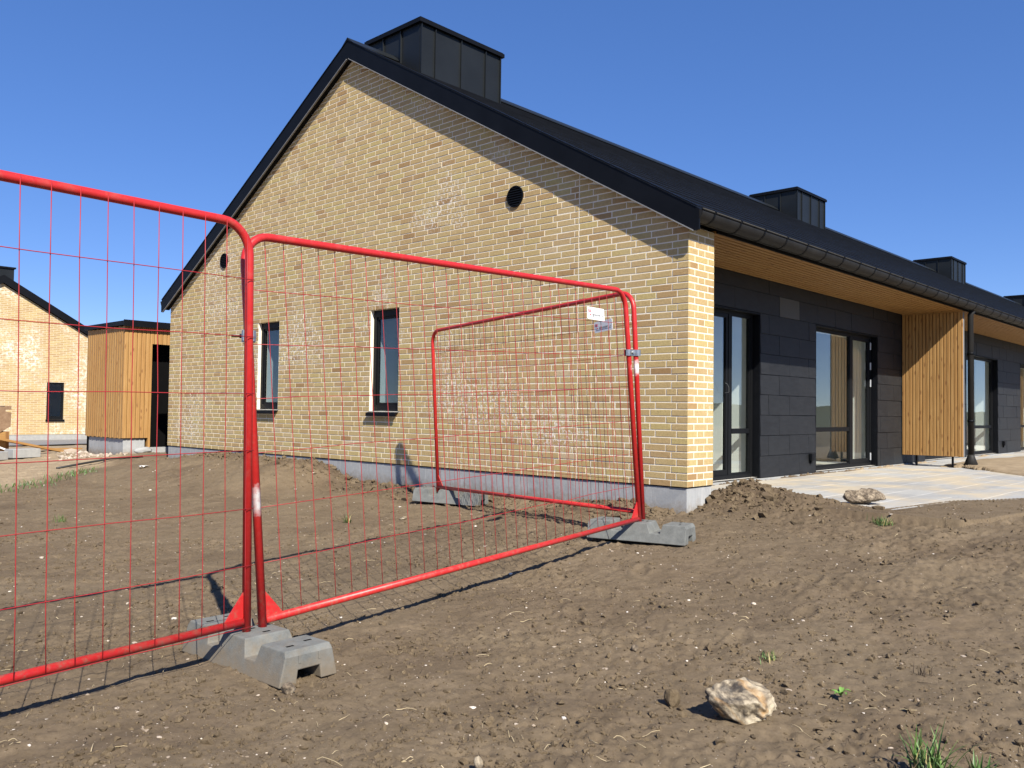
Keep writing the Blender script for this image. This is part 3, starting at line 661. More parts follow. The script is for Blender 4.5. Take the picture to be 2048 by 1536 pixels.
# wooden screens
def screen(X):
    s = empty('wooden_screen', (0, 0, 0), house); y0, y1, z0, z1 = .02, FY-.008, .023, 2.435
    MB().box(X+.022, X+.10, y0+.02, y1-.02, z0+.03, z1).build('core', M['dark'], s)
    n = 17; w = (y1-y0)/n
    me = MB().add([(.021, .004, 0), (.021, w-.004, 0), (.021, w-.004, z1-z0), (.021, .004, z1-z0), (.005, .004, 0), (.005, w-.004, 0), (.005, w-.004, z1-z0), (.005, .004, z1-z0), (0, .009, .003), (0, w-.009, .003), (0, w-.009, z1-z0), (0, .009, z1-z0)], BF+[(0, 3, 2, 1)]).mesh('board'); me.materials.append(M['wood_z'])
    for k in range(n): obj_from('board', me, s, (X+rnd.gauss(0, .001), y0+k*w, z0))
    for k in range(n): obj_from('board', me, s, (X+.122+rnd.gauss(0, .001), y0+k*w+w, z0), (0, 0, math.pi))
    MB().box(X+.005, X+.05, y0-.022, y0-.003, z0, z1).build('edge_board', M['wood_pale'], s); MB().box(X+.052, X+.115, y0-.022, y0-.003, z0, z1).build('edge_strip', M['grey_strip'], s)
    MB().box(X-.012, X+.13, y0-.02, y1, z1+.004, z1+.024).build('head_rail', M['wood_pale'], s)
    for yy in (.165, .74):
        MB().box(X+.04, X+.07, yy-.014, yy+.014, -.17, z0+.03).build('leg', M['black'], s); MB().box(X+.0, X+.11, yy-.05, yy+.05, -.175, -.16).build('foot_plate', M['black'], s)
screen(8.52); screen(20.3)
# ---- roof
RX0, RX1 = -.078, 46.0
RZ = 5.71
roof = empty('roof', (0, 0, 0), house)
def slope_sheet(sign, name):
    m = MB(); n = 22; ye = 5.47; st = ye/n; ang = .572
    for k in range(n):
        d0, d1 = k*st, (k+1)*st+.012
        z0, z1 = RZ-ang*d0-.004, RZ-ang*d1+.012
        y0, y1 = HW+sign*d0, HW+sign*d1
        m.add([(RX0, y0, z0), (RX1, y0, z0), (RX1, y1, z1), (RX0, y1, z1), (RX0, y1, z1-.016), (RX1, y1, z1-.016)], [(0, 1, 2, 3), (3, 2, 5, 4)])
    return m.build(name, M['roof'], roof)
slope_sheet(-1, 'roof_slope'); slope_sheet(1, 'roof_slope')
MB().add([(RX0+.03, HW-5.45, RZ-.572*5.45-.13), (RX1, HW-5.45, RZ-.572*5.45-.13), (RX1, HW, RZ-.13), (RX0+.03, HW, RZ-.13), (RX0+.03, HW+5.45, RZ-.572*5.45-.13), (RX1, HW+5.45, RZ-.572*5.45-.13)], [(0, 1, 2, 3), (3, 2, 5, 4)]).build('underlay', M['black'], roof)
for s in (-1, 1):                                         # barge boards
    def P(d, dz): return (RX0-.022, HW+s*d, RZ-.572*d+dz)
    MB().prism([P(0, .014), P(5.50, .014), P(5.50, -.18), P(5.46, -.21), P(0, -.215)], (.022, 0, 0)).build('barge_board', M['black'], roof)
    def Q(d, dz): return (RX0-.001, HW+s*d, RZ-.572*d+dz)
    MB().prism([Q(0, -.203), Q(5.40, -.203), Q(5.40, -.193), Q(0, -.193)], (.086, 0, 0)).build('verge_soffit', M['black'], roof)
    def T(d, dz): return (RX0-.026, HW+s*d, RZ-.572*d+dz)
    MB().prism([T(.02, -.226), T(5.44, -.222), T(5.44, -.2105), T(.02, -.2158)], (.024, 0, 0)).build('drip_trim', M['grey_strip'], roof)
    MB().prism([(RX0-.03, HW+s*0.0, RZ+.020), (RX0-.03, HW+s*5.48, RZ-.572*5.48+.020), (RX0-.03, HW+s*5.48, RZ-.572*5.48+.036), (RX0-.03, HW, RZ+.036)], (.10, 0, 0)).build('verge_trim', M['black'], roof)
MB().prism([(RX0-.03, HW-.13, RZ-.055), (RX0-.03, HW, RZ+.045), (RX0-.03, HW+.13, RZ-.055), (RX0-.03, HW+.13, RZ-.04), (RX0-.03, HW, RZ+.065), (RX0-.03, HW-.13, RZ-.04)], (RX1-RX0, 0, 0)).build('ridge_cap', M['zinc'], roof)
# gutters
def gutter(yc, s, x0, x1, brackets):
    g = empty('gutter', (0, 0, 0), house); r = .10; zc = 2.565; n = 14
    pr = [(yc+r*math.cos(a), zc+r*math.sin(a)) for a in [math.pi+math.pi*k/n for k in range(n+1)]]
    pi = [(yc+(r-.006)*math.cos(a), zc+(r-.006)*math.sin(a)) for a in [math.pi+math.pi*k/n for k in range(n+1)]][::-1]
    poly = [(x0, a, b) for a, b in pr+pi]; m = MB(); N = len(poly)
    m.add(poly+[(x1, a, b) for _, a, b in poly], [(i, (i+1) % N, N+(i+1) % N, N+i) for i in range(N)])
    m.add([(x0+.002, a, b) for a, b in pr], [tuple(range(n+1))]); o = m.build('trough', M['gutter'], g, True)
    MB().tube([(x0, yc-s*r, zc+.004), (x1, yc-s*r, zc+.004)], .011, 8).build('bead', M['gutter'], g, True)
    for xb in brackets:
        mm = MB(); ro = r+.0045
        for k in range(n):
            a0, a1 = math.pi+math.pi*k/n, math.pi+math.pi*(k+1)/n
            p = [(yc+q*math.cos(a), zc+q*math.sin(a)) for q, a in ((ro, a0), (ro, a1), (r+.0006, a1), (r+.0006, a0))]; mm.prism([(xb-.013, a, b) for a, b in p], (.026, 0, 0))
        mm.tube([(xb-.014, yc-s*r, zc+.006), (xb+.014, yc-s*r, zc+.006)], .017, 8); mm.build('bracket', M['black'], g)
gutter(-.105, 1, -.095, 46, [.12+.5*k for k in range(56)])
gutter(W+.105, -1, -.095, 12, [.12, 1.1])
# downpipe
dp = empty('downpipe', (0, 0, 0), house); PX, PY = 8.74, -.07
MB().tube([(PX, -.105, 2.47), (PX, PY, 2.40), (PX, PY, .03)], .045, 16).build('pipe', M['gutter'], dp, True)
MB().tube([(PX, PY, .06), (PX, PY, .02), (PX, PY, -.175)], [.05, .06, .135], 20).build('cone', M['gutter'], dp, True)
for zz in (1.75, .62): MB().tube([(PX, PY, zz-.02), (PX, PY, zz+.02)], .052, 16).build('pipe_clip', M['black'], dp, True)
# chimneys (zinc clad boxes on the ridge)
def chimney(X0, X1_=None, top=6.14):
    c = empty('chimney', (0, 0, 0), house); X1_ = X0+1.58; y0, y1 = 4.755, 5.915; zb = 4.9
    MB().box(X0, X1_, y0, y1, zb, top-.06).build('core', M['black'], c)
    xs = np.linspace(X0, X1_, 5); xs = [X0, X0+.26, X0+.76, X0+1.26, X1_]
    for a, b in zip(xs[:-1], xs[1:]): MB().box(a+.006, b-.006, y0-.008, y0-.0005, zb, top-.062).build('panel', M['zinc'], c)
    for a in xs: MB().box(a-.007, a+.007, y0-.034, y0-.002, zb, top-.062).build('seam', M['zinc'], c)
    ys = [y0, y0+.40, y0+.80, y1]
    for a, b in zip(ys[:-1], ys[1:]): MB().box(X0-.008, X0-.0005, a+.006, b-.006, zb, top-.062).build('panel', M['zinc'], c)
    for a in ys[1:]: MB().box(X0-.034, X0-.002, a-.007, a+.007, zb, top-.062).build('seam', M['zinc'], c)
    MB().box(X0-.055, X1_+.055, y0-.055, y1+.055, top-.06, top-.004).build('cap', M['black'], c); MB().box(X0-.04, X1_+.04, y0-.04, y1+.04, top-.003, top+.012).build('cap_lid', M['black'], c)
for cx_ in (.71, 12.55, 24.45, 36.35): chimney(cx_)

# ------------------------------------------------------------------ fence panels
FS = 1.0145
def scl(p, s): return CAMP+(np.array(p)-CAMP)*s
def panel_matrix(o, yaw, lean, tilt):
    a = np.array([math.cos(yaw), math.sin(yaw), 0]); n = np.array([-math.sin(yaw), math.cos(yaw), 0]); z = np.array([0, 0, 1.])
    u = math.cos(lean)*z+math.sin(lean)*n; Aa = math.cos(tilt)*a+math.sin(tilt)*u; U = -math.sin(tilt)*a+math.cos(tilt)*u; N = np.cross(U, Aa)
    return Matrix([[Aa[i], N[i], U[i], o[i]] for i in range(3)]+[[0, 0, 0, 1]])
def fence_panel(mat, w, h, side, label, stub=.055, dents=0):
    p = empty('mesh_fence'); p.matrix_world = mat; tag(p, label, 'fence', 'red mesh site fence panels')
    r = .02; rad = .14; pts = [(0, 0, -stub), (0, 0, h-rad)]
    for k in range(1, 9): a = math.pi/2*k/8; pts.append((rad-rad*math.cos(a), 0, h-rad+rad*math.sin(a)))
    for k in range(0, 9): a = math.pi/2*k/8; pts.append((w-rad+rad*math.sin(a), 0, h-rad+rad*math.cos(a)))
    pts.append((w, 0, -stub))
    MB().tube(pts, r, 14).build('frame', M['red'], p, True)
    MB().tube([(.019, 0, 0), (w-.019, 0, 0)], .0185, 14).build('lower_rail', M['red'], p, True)
    for s0, s1 in ((0, 1), (w, -1)):
        MB().prism([(s0+s1*.018, -.003, .015), (s0+s1*.115, -.003, .016), (s0+s1*.018, -.003, .135)], (0, .006, 0)).build('gusset', M['red'], p)
    yw = side*.0225; n = int(round((w-.05)/.1068)); sp = (w-.052)/n; rr = .0019
    for k in range(n+1):
        s = .026+k*sp; j = [rnd.gauss(0, .0016) for _ in range(8)]; zt = h+.012; 
        if s < rad: zt = h-rad+math.sqrt(max(0, rad**2-(rad-s)**2))+.004
        if w-s < rad: zt = h-rad+math.sqrt(max(0, rad**2-(rad-(w-s))**2))+.004
        MB().tube([(s+j[i], yw+j[i]*.6, -.012+(zt+.012)*i/7) for i in range(8)], rr, 5).build('vertical_wire', M['wire'], p, True)
    for k in range(7):
        z = k*h/7 if k else -.014; j = [rnd.gauss(0, .0022) for _ in range(12)]
        MB().tube([(-.012+(w+.024)*i/11, yw+side*.004+j[i]*.5, z+j[i]) for i in range(12)], rr, 5).build('horizontal_wire', M['wire'], p, True)
    return p
oA = scl((-8.39425477, -1.1944244, -0.30488759), FS)
mA = panel_matrix(oA, 0.11252276, .0038082, .0142842); mB = panel_matrix(scl((-4.87236486, -.78078358, -.27142875), FS), .09060944, .05802963, .04216966)
CS = .985; mC = panel_matrix(scl((-.41156278, 3.00154548, -.18061076), CS), -1.80993098, -.04733457, .02277303)
w_, h_ = 3.45, 1.77
fence_panel(mA, w_*FS, h_*FS, -1, 'nearest red mesh fence panel running out of the picture on the left')
fence_panel(mB, w_*FS, h_*FS, 1, 'middle red mesh fence panel with a white sign at its upper right')
fence_panel(mC, w_*CS, h_*CS, 1, 'farthest red mesh fence panel standing close to the brick gable')
# feet
def fence_foot(loc, rz, label, tilt=0.0):
    p = empty('ballast_block', loc); p.rotation_euler = (tilt, 0, rz); tag(p, label, 'ballast block', 'grey fence feet')
    H = .142; st = [(-.40, .118), (-.385, H), (-.215, H), (-.195, .072), (-.115, .070), (-.085, H), (.085, H), (.115, .070), (.195, .072), (.215, H), (.385, H), (.40, .118)]
    m = MB(); V = []; Fc = []
    for y_, hh in st:
        wb = .147; wt = wb-.034*hh/H; nn = .058 if abs(y_) > .2 else .004; V += [(-wb, y_, 0), (-.062, y_, 0), (-.055, y_, nn), (.055, y_, nn), (.062, y_, 0), (wb, y_, 0), (wt, y_, hh), (-wt, y_, hh)]
    for i in range(len(st)-1):
        for k in range(8): Fc.append((i*8+k, i*8+(k+1) % 8, i*8+8+(k+1) % 8, i*8+8+k))
    Fc += [tuple(range(8))[::-1], tuple(len(V)-8+k for k in range(8))]
    m.add(V, Fc).build('block', M['block'], p, bevel=.006)
    for yy, xx in ((-.33, -.05), (-.30, .06), (.33, .05), (.30, -.06), (.045, .0), (-.045, .02)):
        MB().box(xx-.018, xx+.018, yy-.006, yy+.006, H-.003, H+.0012).build('slot_shade', M['dark'], p)  # thin dark box on the flat top, painted shade of a recess
    for s in (-1, 1):
        for xx in (-.05, .05): MB().box(xx-.006, xx+.006, s*.3995-.003, s*.3995+.003, .085, .118).build('end_rib', M['block'], p)
    return p
fence_foot((-4.895, -.775, -.455), R(2), 'nearest grey fence foot carrying the two red posts in front')
fence_foot((-1.335, -.405, -.300), R(15), 'grey fence foot by the house corner under the two far posts')
fence_foot((-.50, 2.70, -.325), R(21), 'grey fence foot beside the plinth under the far end of the fence', R(1.5))
# clamps
def clamp(loc, rz, label, bolt_dir):
    p = empty('fence_clamp', loc); p.rotation_euler = (0, 0, rz); tag(p, label, 'clamp', 'fence clamps')
    for s in (-1, 1):
        m = MB(); pts = [(-.062, .020), (-.05, .028), (-.03, .028), (-.012, .016), (.012, .016), (.03, .028), (.05, .028), (.062, .020)]
        for (a, b), (c, d) in zip(pts[:-1], pts[1:]): m.prism([(a, s*b, -.024), (c, s*d, -.024), (c, s*(d+.003), -.024), (a, s*(b+.003), -.024)], (0, 0, .048))
        m.build('plate', M['zinc_bright'], p)
    MB().tube([(0, -.03, 0), (0, .075, 0)], .0045, 8).build('bolt', M['black'], p, True); MB().tube([(0, -.034, 0), (0, -.022, 0)], .010, 6).build('bolt_head', M['zinc_bright'], p); MB().tube([(0, .030, 0), (0, .040, 0)], .010, 6).build('nut', M['black'], p)
zA = 1.014
pa = mA @ Vector((w_*FS, 0, 1.30)); pb = mB @ Vector((0, 0, 1.30)); clamp(((pa+pb)/2)[:], math.atan2(pb.y-pa.y, pb.x-pa.x), 'grey clamp joining the two nearest red fence posts', 1)
pa = mB @ Vector((w_*FS, 0, 1.29)); pb = mC @ Vector((w_*CS, 0, 1.27)); clamp(((pa+pb)/2)[:], math.atan2(pb.y-pa.y, pb.x-pa.x), 'steel clamp joining the two far red fence posts', 1)
# signs
def text_mesh(body, size):
    c = bpy.data.curves.new('t', 'FONT'); c.body = body; c.size = size; c.extrude = .0002; c.resolution_u = 2; o = bpy.data.objects.new('t', c); COL.objects.link(o)
    dg = bpy.context.evaluated_depsgraph_get(); me = bpy.data.meshes.new_from_object(o.evaluated_get(dg)); bpy.data.objects.remove(o); return me
def sign(mat, label):
    p = empty('sign'); p.matrix_world = mat; tag(p, label, 'sign', 'small white signs on the fence'); w, h, r = .235, .092, .009
    poly = []
    for cx, cz, a0 in ((w-r, r, -90), (w-r, h-r, 0), (r, h-r, 90), (r, r, 180)):
        for k in range(5): a = R(a0+90*k/4); poly.append((cx+r*math.cos(a), 0, cz+r*math.sin(a)))
    b = MB().prism(poly, (0, .003, 0)).build('plate', M['white_plastic'], p)
    def pr(pol): return [(a, -.0012, c) for a, c in pol]
    MB().prism(pr([(.014, .052), (.020, .052), (.026, .074), (.014, .074)]), (0, .0011, 0)).build('emblem', M['print_red'], p); MB().prism(pr([(.026, .050), (.044, .050), (.044, .074), (.034, .074)]), (0, .0011, 0)).build('emblem', M['print_red'], p)
    MB().prism(pr([(.032, .030), (.046, .030), (.046, .040), (.032, .040)]), (0, .0011, 0)).build('emblem', M['print_red'], p); MB().prism(pr([(.014, .034), (.024, .034), (.024, .038), (.014, .038)]), (0, .0011, 0)).build('emblem', M['print_dark'], p)
    for body, s_, x_ in (('tgl', .030, .064), ('tomrider', .027, .092), ('a/s', .018, .200)):
        me = text_mesh(body, s_); me.materials.append(M['print_dark']); o = obj_from('lettering', me, p, (x_, -.0012, .030), (math.pi/2, 0, 0)); o.scale = (.88, 1, 1)
    MB().box(.02, .215, -.0009, -.0001, .0195, .0215).build('rule', M['print_dark'], p)
sign(mB @ Matrix.Translation((2.925, -.006, 1.545)) @ Matrix.Rotation(R(2), 4, 'Y'), 'front white sign with red emblem on the middle fence panel')
sign(mC @ Matrix.Translation((2.905, -.008, 1.455)) @ Matrix.Rotation(R(-3), 4, 'Y'), 'shaded sign hanging behind the white sign, on the farthest panel')

# ------------------------------------------------------------------ stones, plants and litter
def rock(name, loc, size, mat, label, cat, seed, sub=4, group=None, rough=.32, rz=0):
    bm = bmesh.new(); bmesh.ops.create_icosphere(bm, subdivisions=sub, radius=1); r2 = np.random.default_rng(seed)
    V = np.array([v.co[:] for v in bm.verts]); 
    pl = r2.normal(size=(16, 3)); pl /= np.linalg.norm(pl, axis=1)[:, None]; dist = .62+.33*r2.random(16)
    for nrm, d in zip(pl, dist):
        k = V@nrm; V = V-np.clip(k-d, 0, None)[:, None]*nrm*.92
    off = r2.random(3)*50
    n = fbm(V[:, 0]*2.2+off[0]+V[:, 2]*1.3, V[:, 1]*2.2+off[1]-V[:, 2]*.9, 4, .55); n2 = fbm(V[:, 0]*7+off[2]+V[:, 2]*5, V[:, 1]*7-V[:, 2]*4, 3)
    n3_ = fbm(V[:, 0]*15+off[2]-V[:, 2]*11, V[:, 1]*15+V[:, 2]*9, 3)
    V = V*(1+rough*n+.16*n2+.07*n3_)[:, None]; V = V*np.array(size)
    V[:, 2] -= V[:, 2].min()+.12*(V[:, 2].max()-V[:, 2].min())
    Fv = [[v.index for v in f.verts] for f in bm.faces]; bm.free(); me = np_mesh(name, V, Fv, True); me.materials.append(mat)
    z = gz(loc[0], loc[1]) if len(loc) == 2 else loc[2]
    o = obj_from(name, me, None, (loc[0], loc[1], z), (0, 0, rz)); return tag(o, label, cat, group)
rock('flint_rock', (-4.005, -2.69), (.135, .10, .078), M['flint'], 'large pale flint rock with ochre stain lying on bare soil', 'rock', 5, 5, rz=R(-40), rough=.55)
rock('soil_clod', (-4.06, -2.43), (.036, .032, .042), M['clod'], 'brown lump of soil left of the large flint rock', 'clod', 6, 4)
rock('mortar_lump', (1.40, -1.10, SLABZ+.01), (.19, .11, .085), M['lump'], 'rough lump of stone lying on the edge of the paving', 'rock', 9, 5, rz=R(-50), rough=.5)
rock('stone', (-5.02, -1.235), (.034, .026, .026), M['lump'], 'small yellowish stone in front of the nearest fence foot', 'stone', 12, 3)
rock('stone', (-3.55, -1.9), (.022, .02, .018), M['lump'], 'brown pebble on the soil above the large flint rock', 'stone', 13, 3)
rock('stone', (-5.02, -2.33), (.018, .015, .026), M['flint'], 'pale stone at the bottom edge of the picture', 'stone', 14, 3)
rock('stone', (-1.62, 2.15), (.045, .03, .02), M['flint'], 'white stone on the soil behind the middle fence panel', 'stone', 15, 3)
def tuft(loc, n, L, spread, mat, label, wd=.0035, tonehi=.8, up_=.8):
    V = []; Fs = []; T = []; z = gz(*loc); 
    for i in range(n):
        a = rnd.random()*6.283; px = rnd.gauss(0, spread*.35); py = rnd.gauss(0, spread*.35); l = L*(.45+.65*rnd.random()); lean = abs(rnd.gauss(0, .5))+.1; seg = 6; b = len(V); tn = rnd.random()*tonehi if rnd.random() < .88 else 1
        cx, cy, cz = px, py, -.004; ang = lean*.35*(1.2-up_)
        sx, sy = -math.sin(a), math.cos(a)
        for k in range(seg+1):
            t = k/seg; w = wd*(1-.92*t**1.6)*(.8+.4*math.sin(3*t)); V += [(cx-sx*w, cy-sy*w, cz), (cx+math.cos(a)*w*.35, cy+math.sin(a)*w*.35, cz-w*.5), (cx+sx*w, cy+sy*w, cz)]; T += [tn]*3
            ang += lean*1.5/seg; cx += math.cos(a)*math.sin(ang)*l/seg; cy += math.sin(a)*math.sin(ang)*l/seg; cz += math.cos(ang)*l/seg
            if k < seg: q = b+k*3; Fs += [(q, q+1, q+4, q+3), (q+1, q+2, q+5, q+4)]
    me = np_mesh('grass_tuft', V, Fs, True); at = me.attributes.new('tone', 'FLOAT', 'POINT'); at.data.foreach_set('value', np.array(T, np.float32)); me.materials.append(mat)
    return tag(obj_from('grass_tuft', me, None, (loc[0], loc[1], z)), label, 'grass')
tuft((-4.07, -3.385), 60, .18, .09, M['grass'], 'largest green grass tuft, at the lower right corner of the picture', .0042)
tuft((-3.99, -3.50), 24, .11, .045, M['grass'], 'smaller dark tuft right beside the largest grass tuft', .006)
tuft((-3.30, -2.46), 40, .055, .06, M['grass'], 'sparse grass tuft on open soil above the large flint rock', .0018, 1.0)
tuft((.42, -1.62), 90, .085, .11, M['grass'], 'green grass tuft near the edge of the paving', .003, .8, .3)
tuft((-2.05, 2.45), 24, .10, .05, M['grass'], 'lone grass tuft seen through the middle fence panel', .004)
tuft((-3.05, -3.05), 16, .07, .05, M['root'], 'dry dark tuft right of the small leafy weed', .002)
tuft((-3.85, 4.6), 26, .09, .08, M['grass'], 'thin grass tuft seen through the nearest fence panel', .003)
def weed(loc, label):
    p = empty('weed', (loc[0], loc[1], gz(*loc)))
    tag(p, label, 'weed')
    for i in range(7):
        a = i*2.4+rnd.random(); l = .030+.014*rnd.random(); V = []; Fs = []
        for k in range(7):
            t = k/6; w = .010*math.sin(math.pi*min(1, t*1.02+.04))**.8; d = l*t; zz = .012+.018*math.sin(t*2.4)+.006*(i % 3); V += [(d, -w, zz+.003), (d, 0, zz), (d, w, zz+.003)]
            if k < 6: q = k*3; Fs += [(q, q+1, q+4, q+3), (q+1, q+2, q+5, q+4)]
        me = np_mesh('leaf', V, Fs, True); at = me.attributes.new('tone', 'FLOAT', 'POINT'); at.data.foreach_set('value', np.full(len(V), rnd.random()*.7, np.float32)); me.materials.append(M['weed']); obj_from('leaf', me, p, (0, 0, 0), (0, 0, a))
weed((-3.52, -2.88), 'small bright green leafy weed right of the large flint rock')
def grass_strip(name, pts, n, L, label, wdt=.22):
    V = []; Fs = []; T = []
    P = np.array(pts)
    for i in range(n):
        t = rnd.random()*(len(P)-1); k = int(t); q = P[k]+(P[min(k+1, len(P)-1)]-P[k])*(t-k); x_ = q[0]+rnd.gauss(0, wdt); y_ = q[1]+rnd.gauss(0, wdt); z = gz(x_, y_) if i % 1 == 0 else 0
        a = rnd.random()*6.283; l = L*(.4+.8*rnd.random()); w = .006; b = len(V); lx = math.cos(a)*l*.5; ly = math.sin(a)*l*.5; tn = rnd.random()*.8
        V += [(x_-math.sin(a)*w, y_+math.cos(a)*w, z-.005), (x_+math.sin(a)*w, y_-math.cos(a)*w, z-.005), (x_+lx*.5+math.sin(a)*w*.6, y_+ly*.5-math.cos(a)*w*.6, z+l*.6), (x_+lx, y_+ly, z+l*.85)]; T += [tn]*4; Fs += [(b, b+1, b+2, b+3)]
    me = np_mesh(name, V, Fs); at = me.attributes.new('tone', 'FLOAT', 'POINT'); at.data.foreach_set('value', np.array(T, np.float32)); me.materials.append(M['grass']); return tag(obj_from(name, me), label, 'grass', kind='stuff')
grass_strip('grass_strip', [(-4.3, 7.4), (-3.9, 7.7), (-3.3, 8.25), (-2.9, 8.7), (-2.6, 8.9), (-2.0, 9.6), (-1.9, 9.75), (-1.5, 10.2)], 330, .075, 'ragged strip of green grass along the far edge of the soil', .16)
o = MB().tube([(-1.75, 10.9, gz(-1.75, 10.9)+.01), (-1.2, 11.25, gz(-1.2, 11.25)+.05), (-.7, 11.35, gz(-.7, 11.35)+.04), (-.2, 11.2, gz(-.2, 11.2)+.02)], .018, 8).build('hose', M['hose'], None, True); tag(o, 'thin black hose curving out of the soil bank', 'hose')
def litter(loc, s, label):
    z = gz(*loc); V = []; n = 5
    for i in range(n):
        for j in range(n): V.append((loc[0]+(i-2)*s*.25+rnd.gauss(0, s*.06), loc[1]+(j-2)*s*.16+rnd.gauss(0, s*.06), z+.012+abs(rnd.gauss(0, s*.10))))
    me = np_mesh('paper_scrap', V, [(i*n+j, i*n+n+j, i*n+n+j+1, i*n+j+1) for i in range(n-1) for j in range(n-1)], True); me.materials.append(M['paper']); o = obj_from('paper_scrap', me); sm_ = o.modifiers.new('thick', 'SOLIDIFY'); sm_.thickness = .0015; tag(o, label, 'litter')
litter((-1.35, 8.5), .13, 'crumpled white paper scrap on the soil bank behind the fence')

# ------------------------------------------------------------------ shed
shed = empty('wooden_shed', (0, 12.6, -.2)); tag(shed, 'small pine clad shed with black flat roof beside the brick gable', 'shed')
shed.location = (0, 0, 0)
SX0, SX1, SY0, SY1, SZ0, SZ1 = 0.0, 2.9, 12.60, 14.46, .065, 2.25
m = MB(); m.box(SX0+.03, SX1, SY1-.12, SY1-.03, -.3, SZ1).box(SX0+.03, SX0+.12, SY0+.03, SY1-.12, SZ0, SZ1).box(SX0+.12, .50, SY0+.03, SY0+.1, SZ0, SZ1).box(.50, 1.55, SY0+.03, SY0+.1, 1.93, SZ1).box(1.55, SX1, SY0+.03, SY0+.1, SZ0, SZ1); m.build('core', M['dark'], shed)
def board_mesh(w, h):
    me = MB().add([(.02, .003, 0), (.02, w-.003, 0), (.02, w-.003, h), (.02, .003, h), (.008, .003, 0), (.008, w-.003, 0), (.008, w-.003, h), (.008, .003, h), (0, w*.22, 0), (0, w*.78, 0), (0, w*.78, h), (0, w*.22, h)], BF+[(0, 3, 2, 1)]).mesh('board'); me.materials.append(M['wood_pale']); return me
nb = 17; w = (SY1-SY0)/nb; me = board_mesh(w, SZ1-SZ0)
for k in range(nb): obj_from('board', me, shed, (SX0, SY0+k*w, SZ0-.01*(k % 2)))
me = board_mesh(.085, SZ1-SZ0)
for k in range(6): obj_from('board', me, shed, (SX0+k*.085+.085, SY0, SZ0), (0, 0, math.pi/2))
me2 = board_mesh(.085, SZ1-1.93)
for k in range(12): obj_from('board', me2, shed, (.51+k*.085+.085, SY0, 1.93), (0, 0, math.pi/2))
for k in range(15): obj_from('board', me, shed, (1.53+k*.085+.085, SY0, SZ0), (0, 0, math.pi/2))
MB().box(SX0+.04, .46, SY0+.05, SY1-.04, -.75, SZ0-.015).build('plinth', M['plinth'], shed); MB().box(1.55, SX1, SY0+.05, SY1-.04, -.75, SZ0-.015).build('plinth', M['plinth'], shed)
MB().box(.462, 1.548, SY0-.12, SY0+.12, -.5, -.125).build('threshold', M['kerb'], shed)
MB().box(SX0-.05, SX1+.05, SY0-.09, SY1+.05, SZ1+.012, SZ1+.10).build('roof', M['black'], shed); MB().box(SX0-.065, SX1+.06, SY0-.11, SY0-.09, SZ1-.01, SZ1+.115).build('fascia', M['black'], shed)
MB().box(.50, 1.72, SY0+.34, SY0+.36, -.4, 1.98).build('doorway_shade', M['dark'], shed); MB().box(1.56, 1.58, SY0+.105, SY0+.34, -.4, 1.98).build('doorway_shade', M['dark'], shed)  # near-black sheets added as the shade inside the doorway, not a real lining
MB().box(.50, .545, SY0-.006, SY0+.09, -.12, 1.93).build('door_post', M['wood_pale'], shed)

# ------------------------------------------------------------------ neighbouring house
h2 = empty('brick_house', (0, 0, 0)); tag(h2, 'sunlit yellow brick gable house in the background at the far left', 'house')
CX2, YF, ZF = 2.82, 30.0, -.405
def tz2(x): return ZF+5.43-.572*abs(x-CX2)
wx0, wx1, wz0, wz1 = 4.39, 4.99, .15, 1.53
m = MB(); xs = [CX2-HW, CX2, wx0, wx1, CX2+HW]
for a, b in zip(xs[:-1], xs[1:]):
    if a == wx0: m.quad((a, 0, ZF), (b, 0, ZF), (b, 0, wz0), (a, 0, wz0)); m.quad((a, 0, wz1), (b, 0, wz1), (b, 0, tz2(b)), (a, 0, tz2(a)))
    else: m.quad((a, 0, ZF), (b, 0, ZF), (b, 0, tz2(b)), (a, 0, tz2(a)))
for xx in (wx0, wx1): m.quad((xx, 0, wz0), (xx, .12, wz0), (xx, .12, wz1), (xx, 0, wz1))
m.quad((wx0, 0, wz1), (wx1, 0, wz1), (wx1, .12, wz1), (wx0, .12, wz1)); m.quad((CX2+HW, 0, ZF), (CX2+HW, 12, ZF), (CX2+HW, 12, tz2(CX2+HW)), (CX2+HW, 0, tz2(CX2+HW))); m.quad((CX2-HW, 0, ZF), (CX2-HW, 12, ZF), (CX2-HW, 12, tz2(CX2+HW)), (CX2-HW, 0, tz2(CX2+HW)))
m.build('wall', M['farbrick'], h2, loc=(0, YF, 0))
MB().box(CX2-HW+.015, CX2+HW-.015, YF+.015, YF+11, -1.2, ZF-.004).build('plinth', M['kerb'], h2)
wn2 = empty('window', (0, 0, 0), h2); f = .07; ya = YF+.04
m = MB(); m.box(wx0, wx0+f, ya, ya+.07, wz0, wz1).box(wx1-f, wx1, ya, ya+.07, wz0, wz1).box(wx0+f, wx1-f, ya, ya+.07, wz1-f, wz1).box(wx0+f, wx1-f, ya, ya+.07, wz0, wz0+f+.05); m.build('frame', M['frame'], wn2)
MB().box(wx0+f, wx1-f, ya+.03, ya+.04, wz0+f+.05, wz1-f).build('pane', M['glass'], wn2); MB().box(wx0-.02, wx1+.03, YF-.05, YF+.06, wz0-.07, wz0-.001).build('sill', M['black'], wn2)
MB().box(wx0-.6, wx1+.6, YF+.6, YF+3, wz0-.6, wz1+.6).build('dark_room', M['dark'], h2)
r2_ = empty('roof', (0, 0, 0), h2)
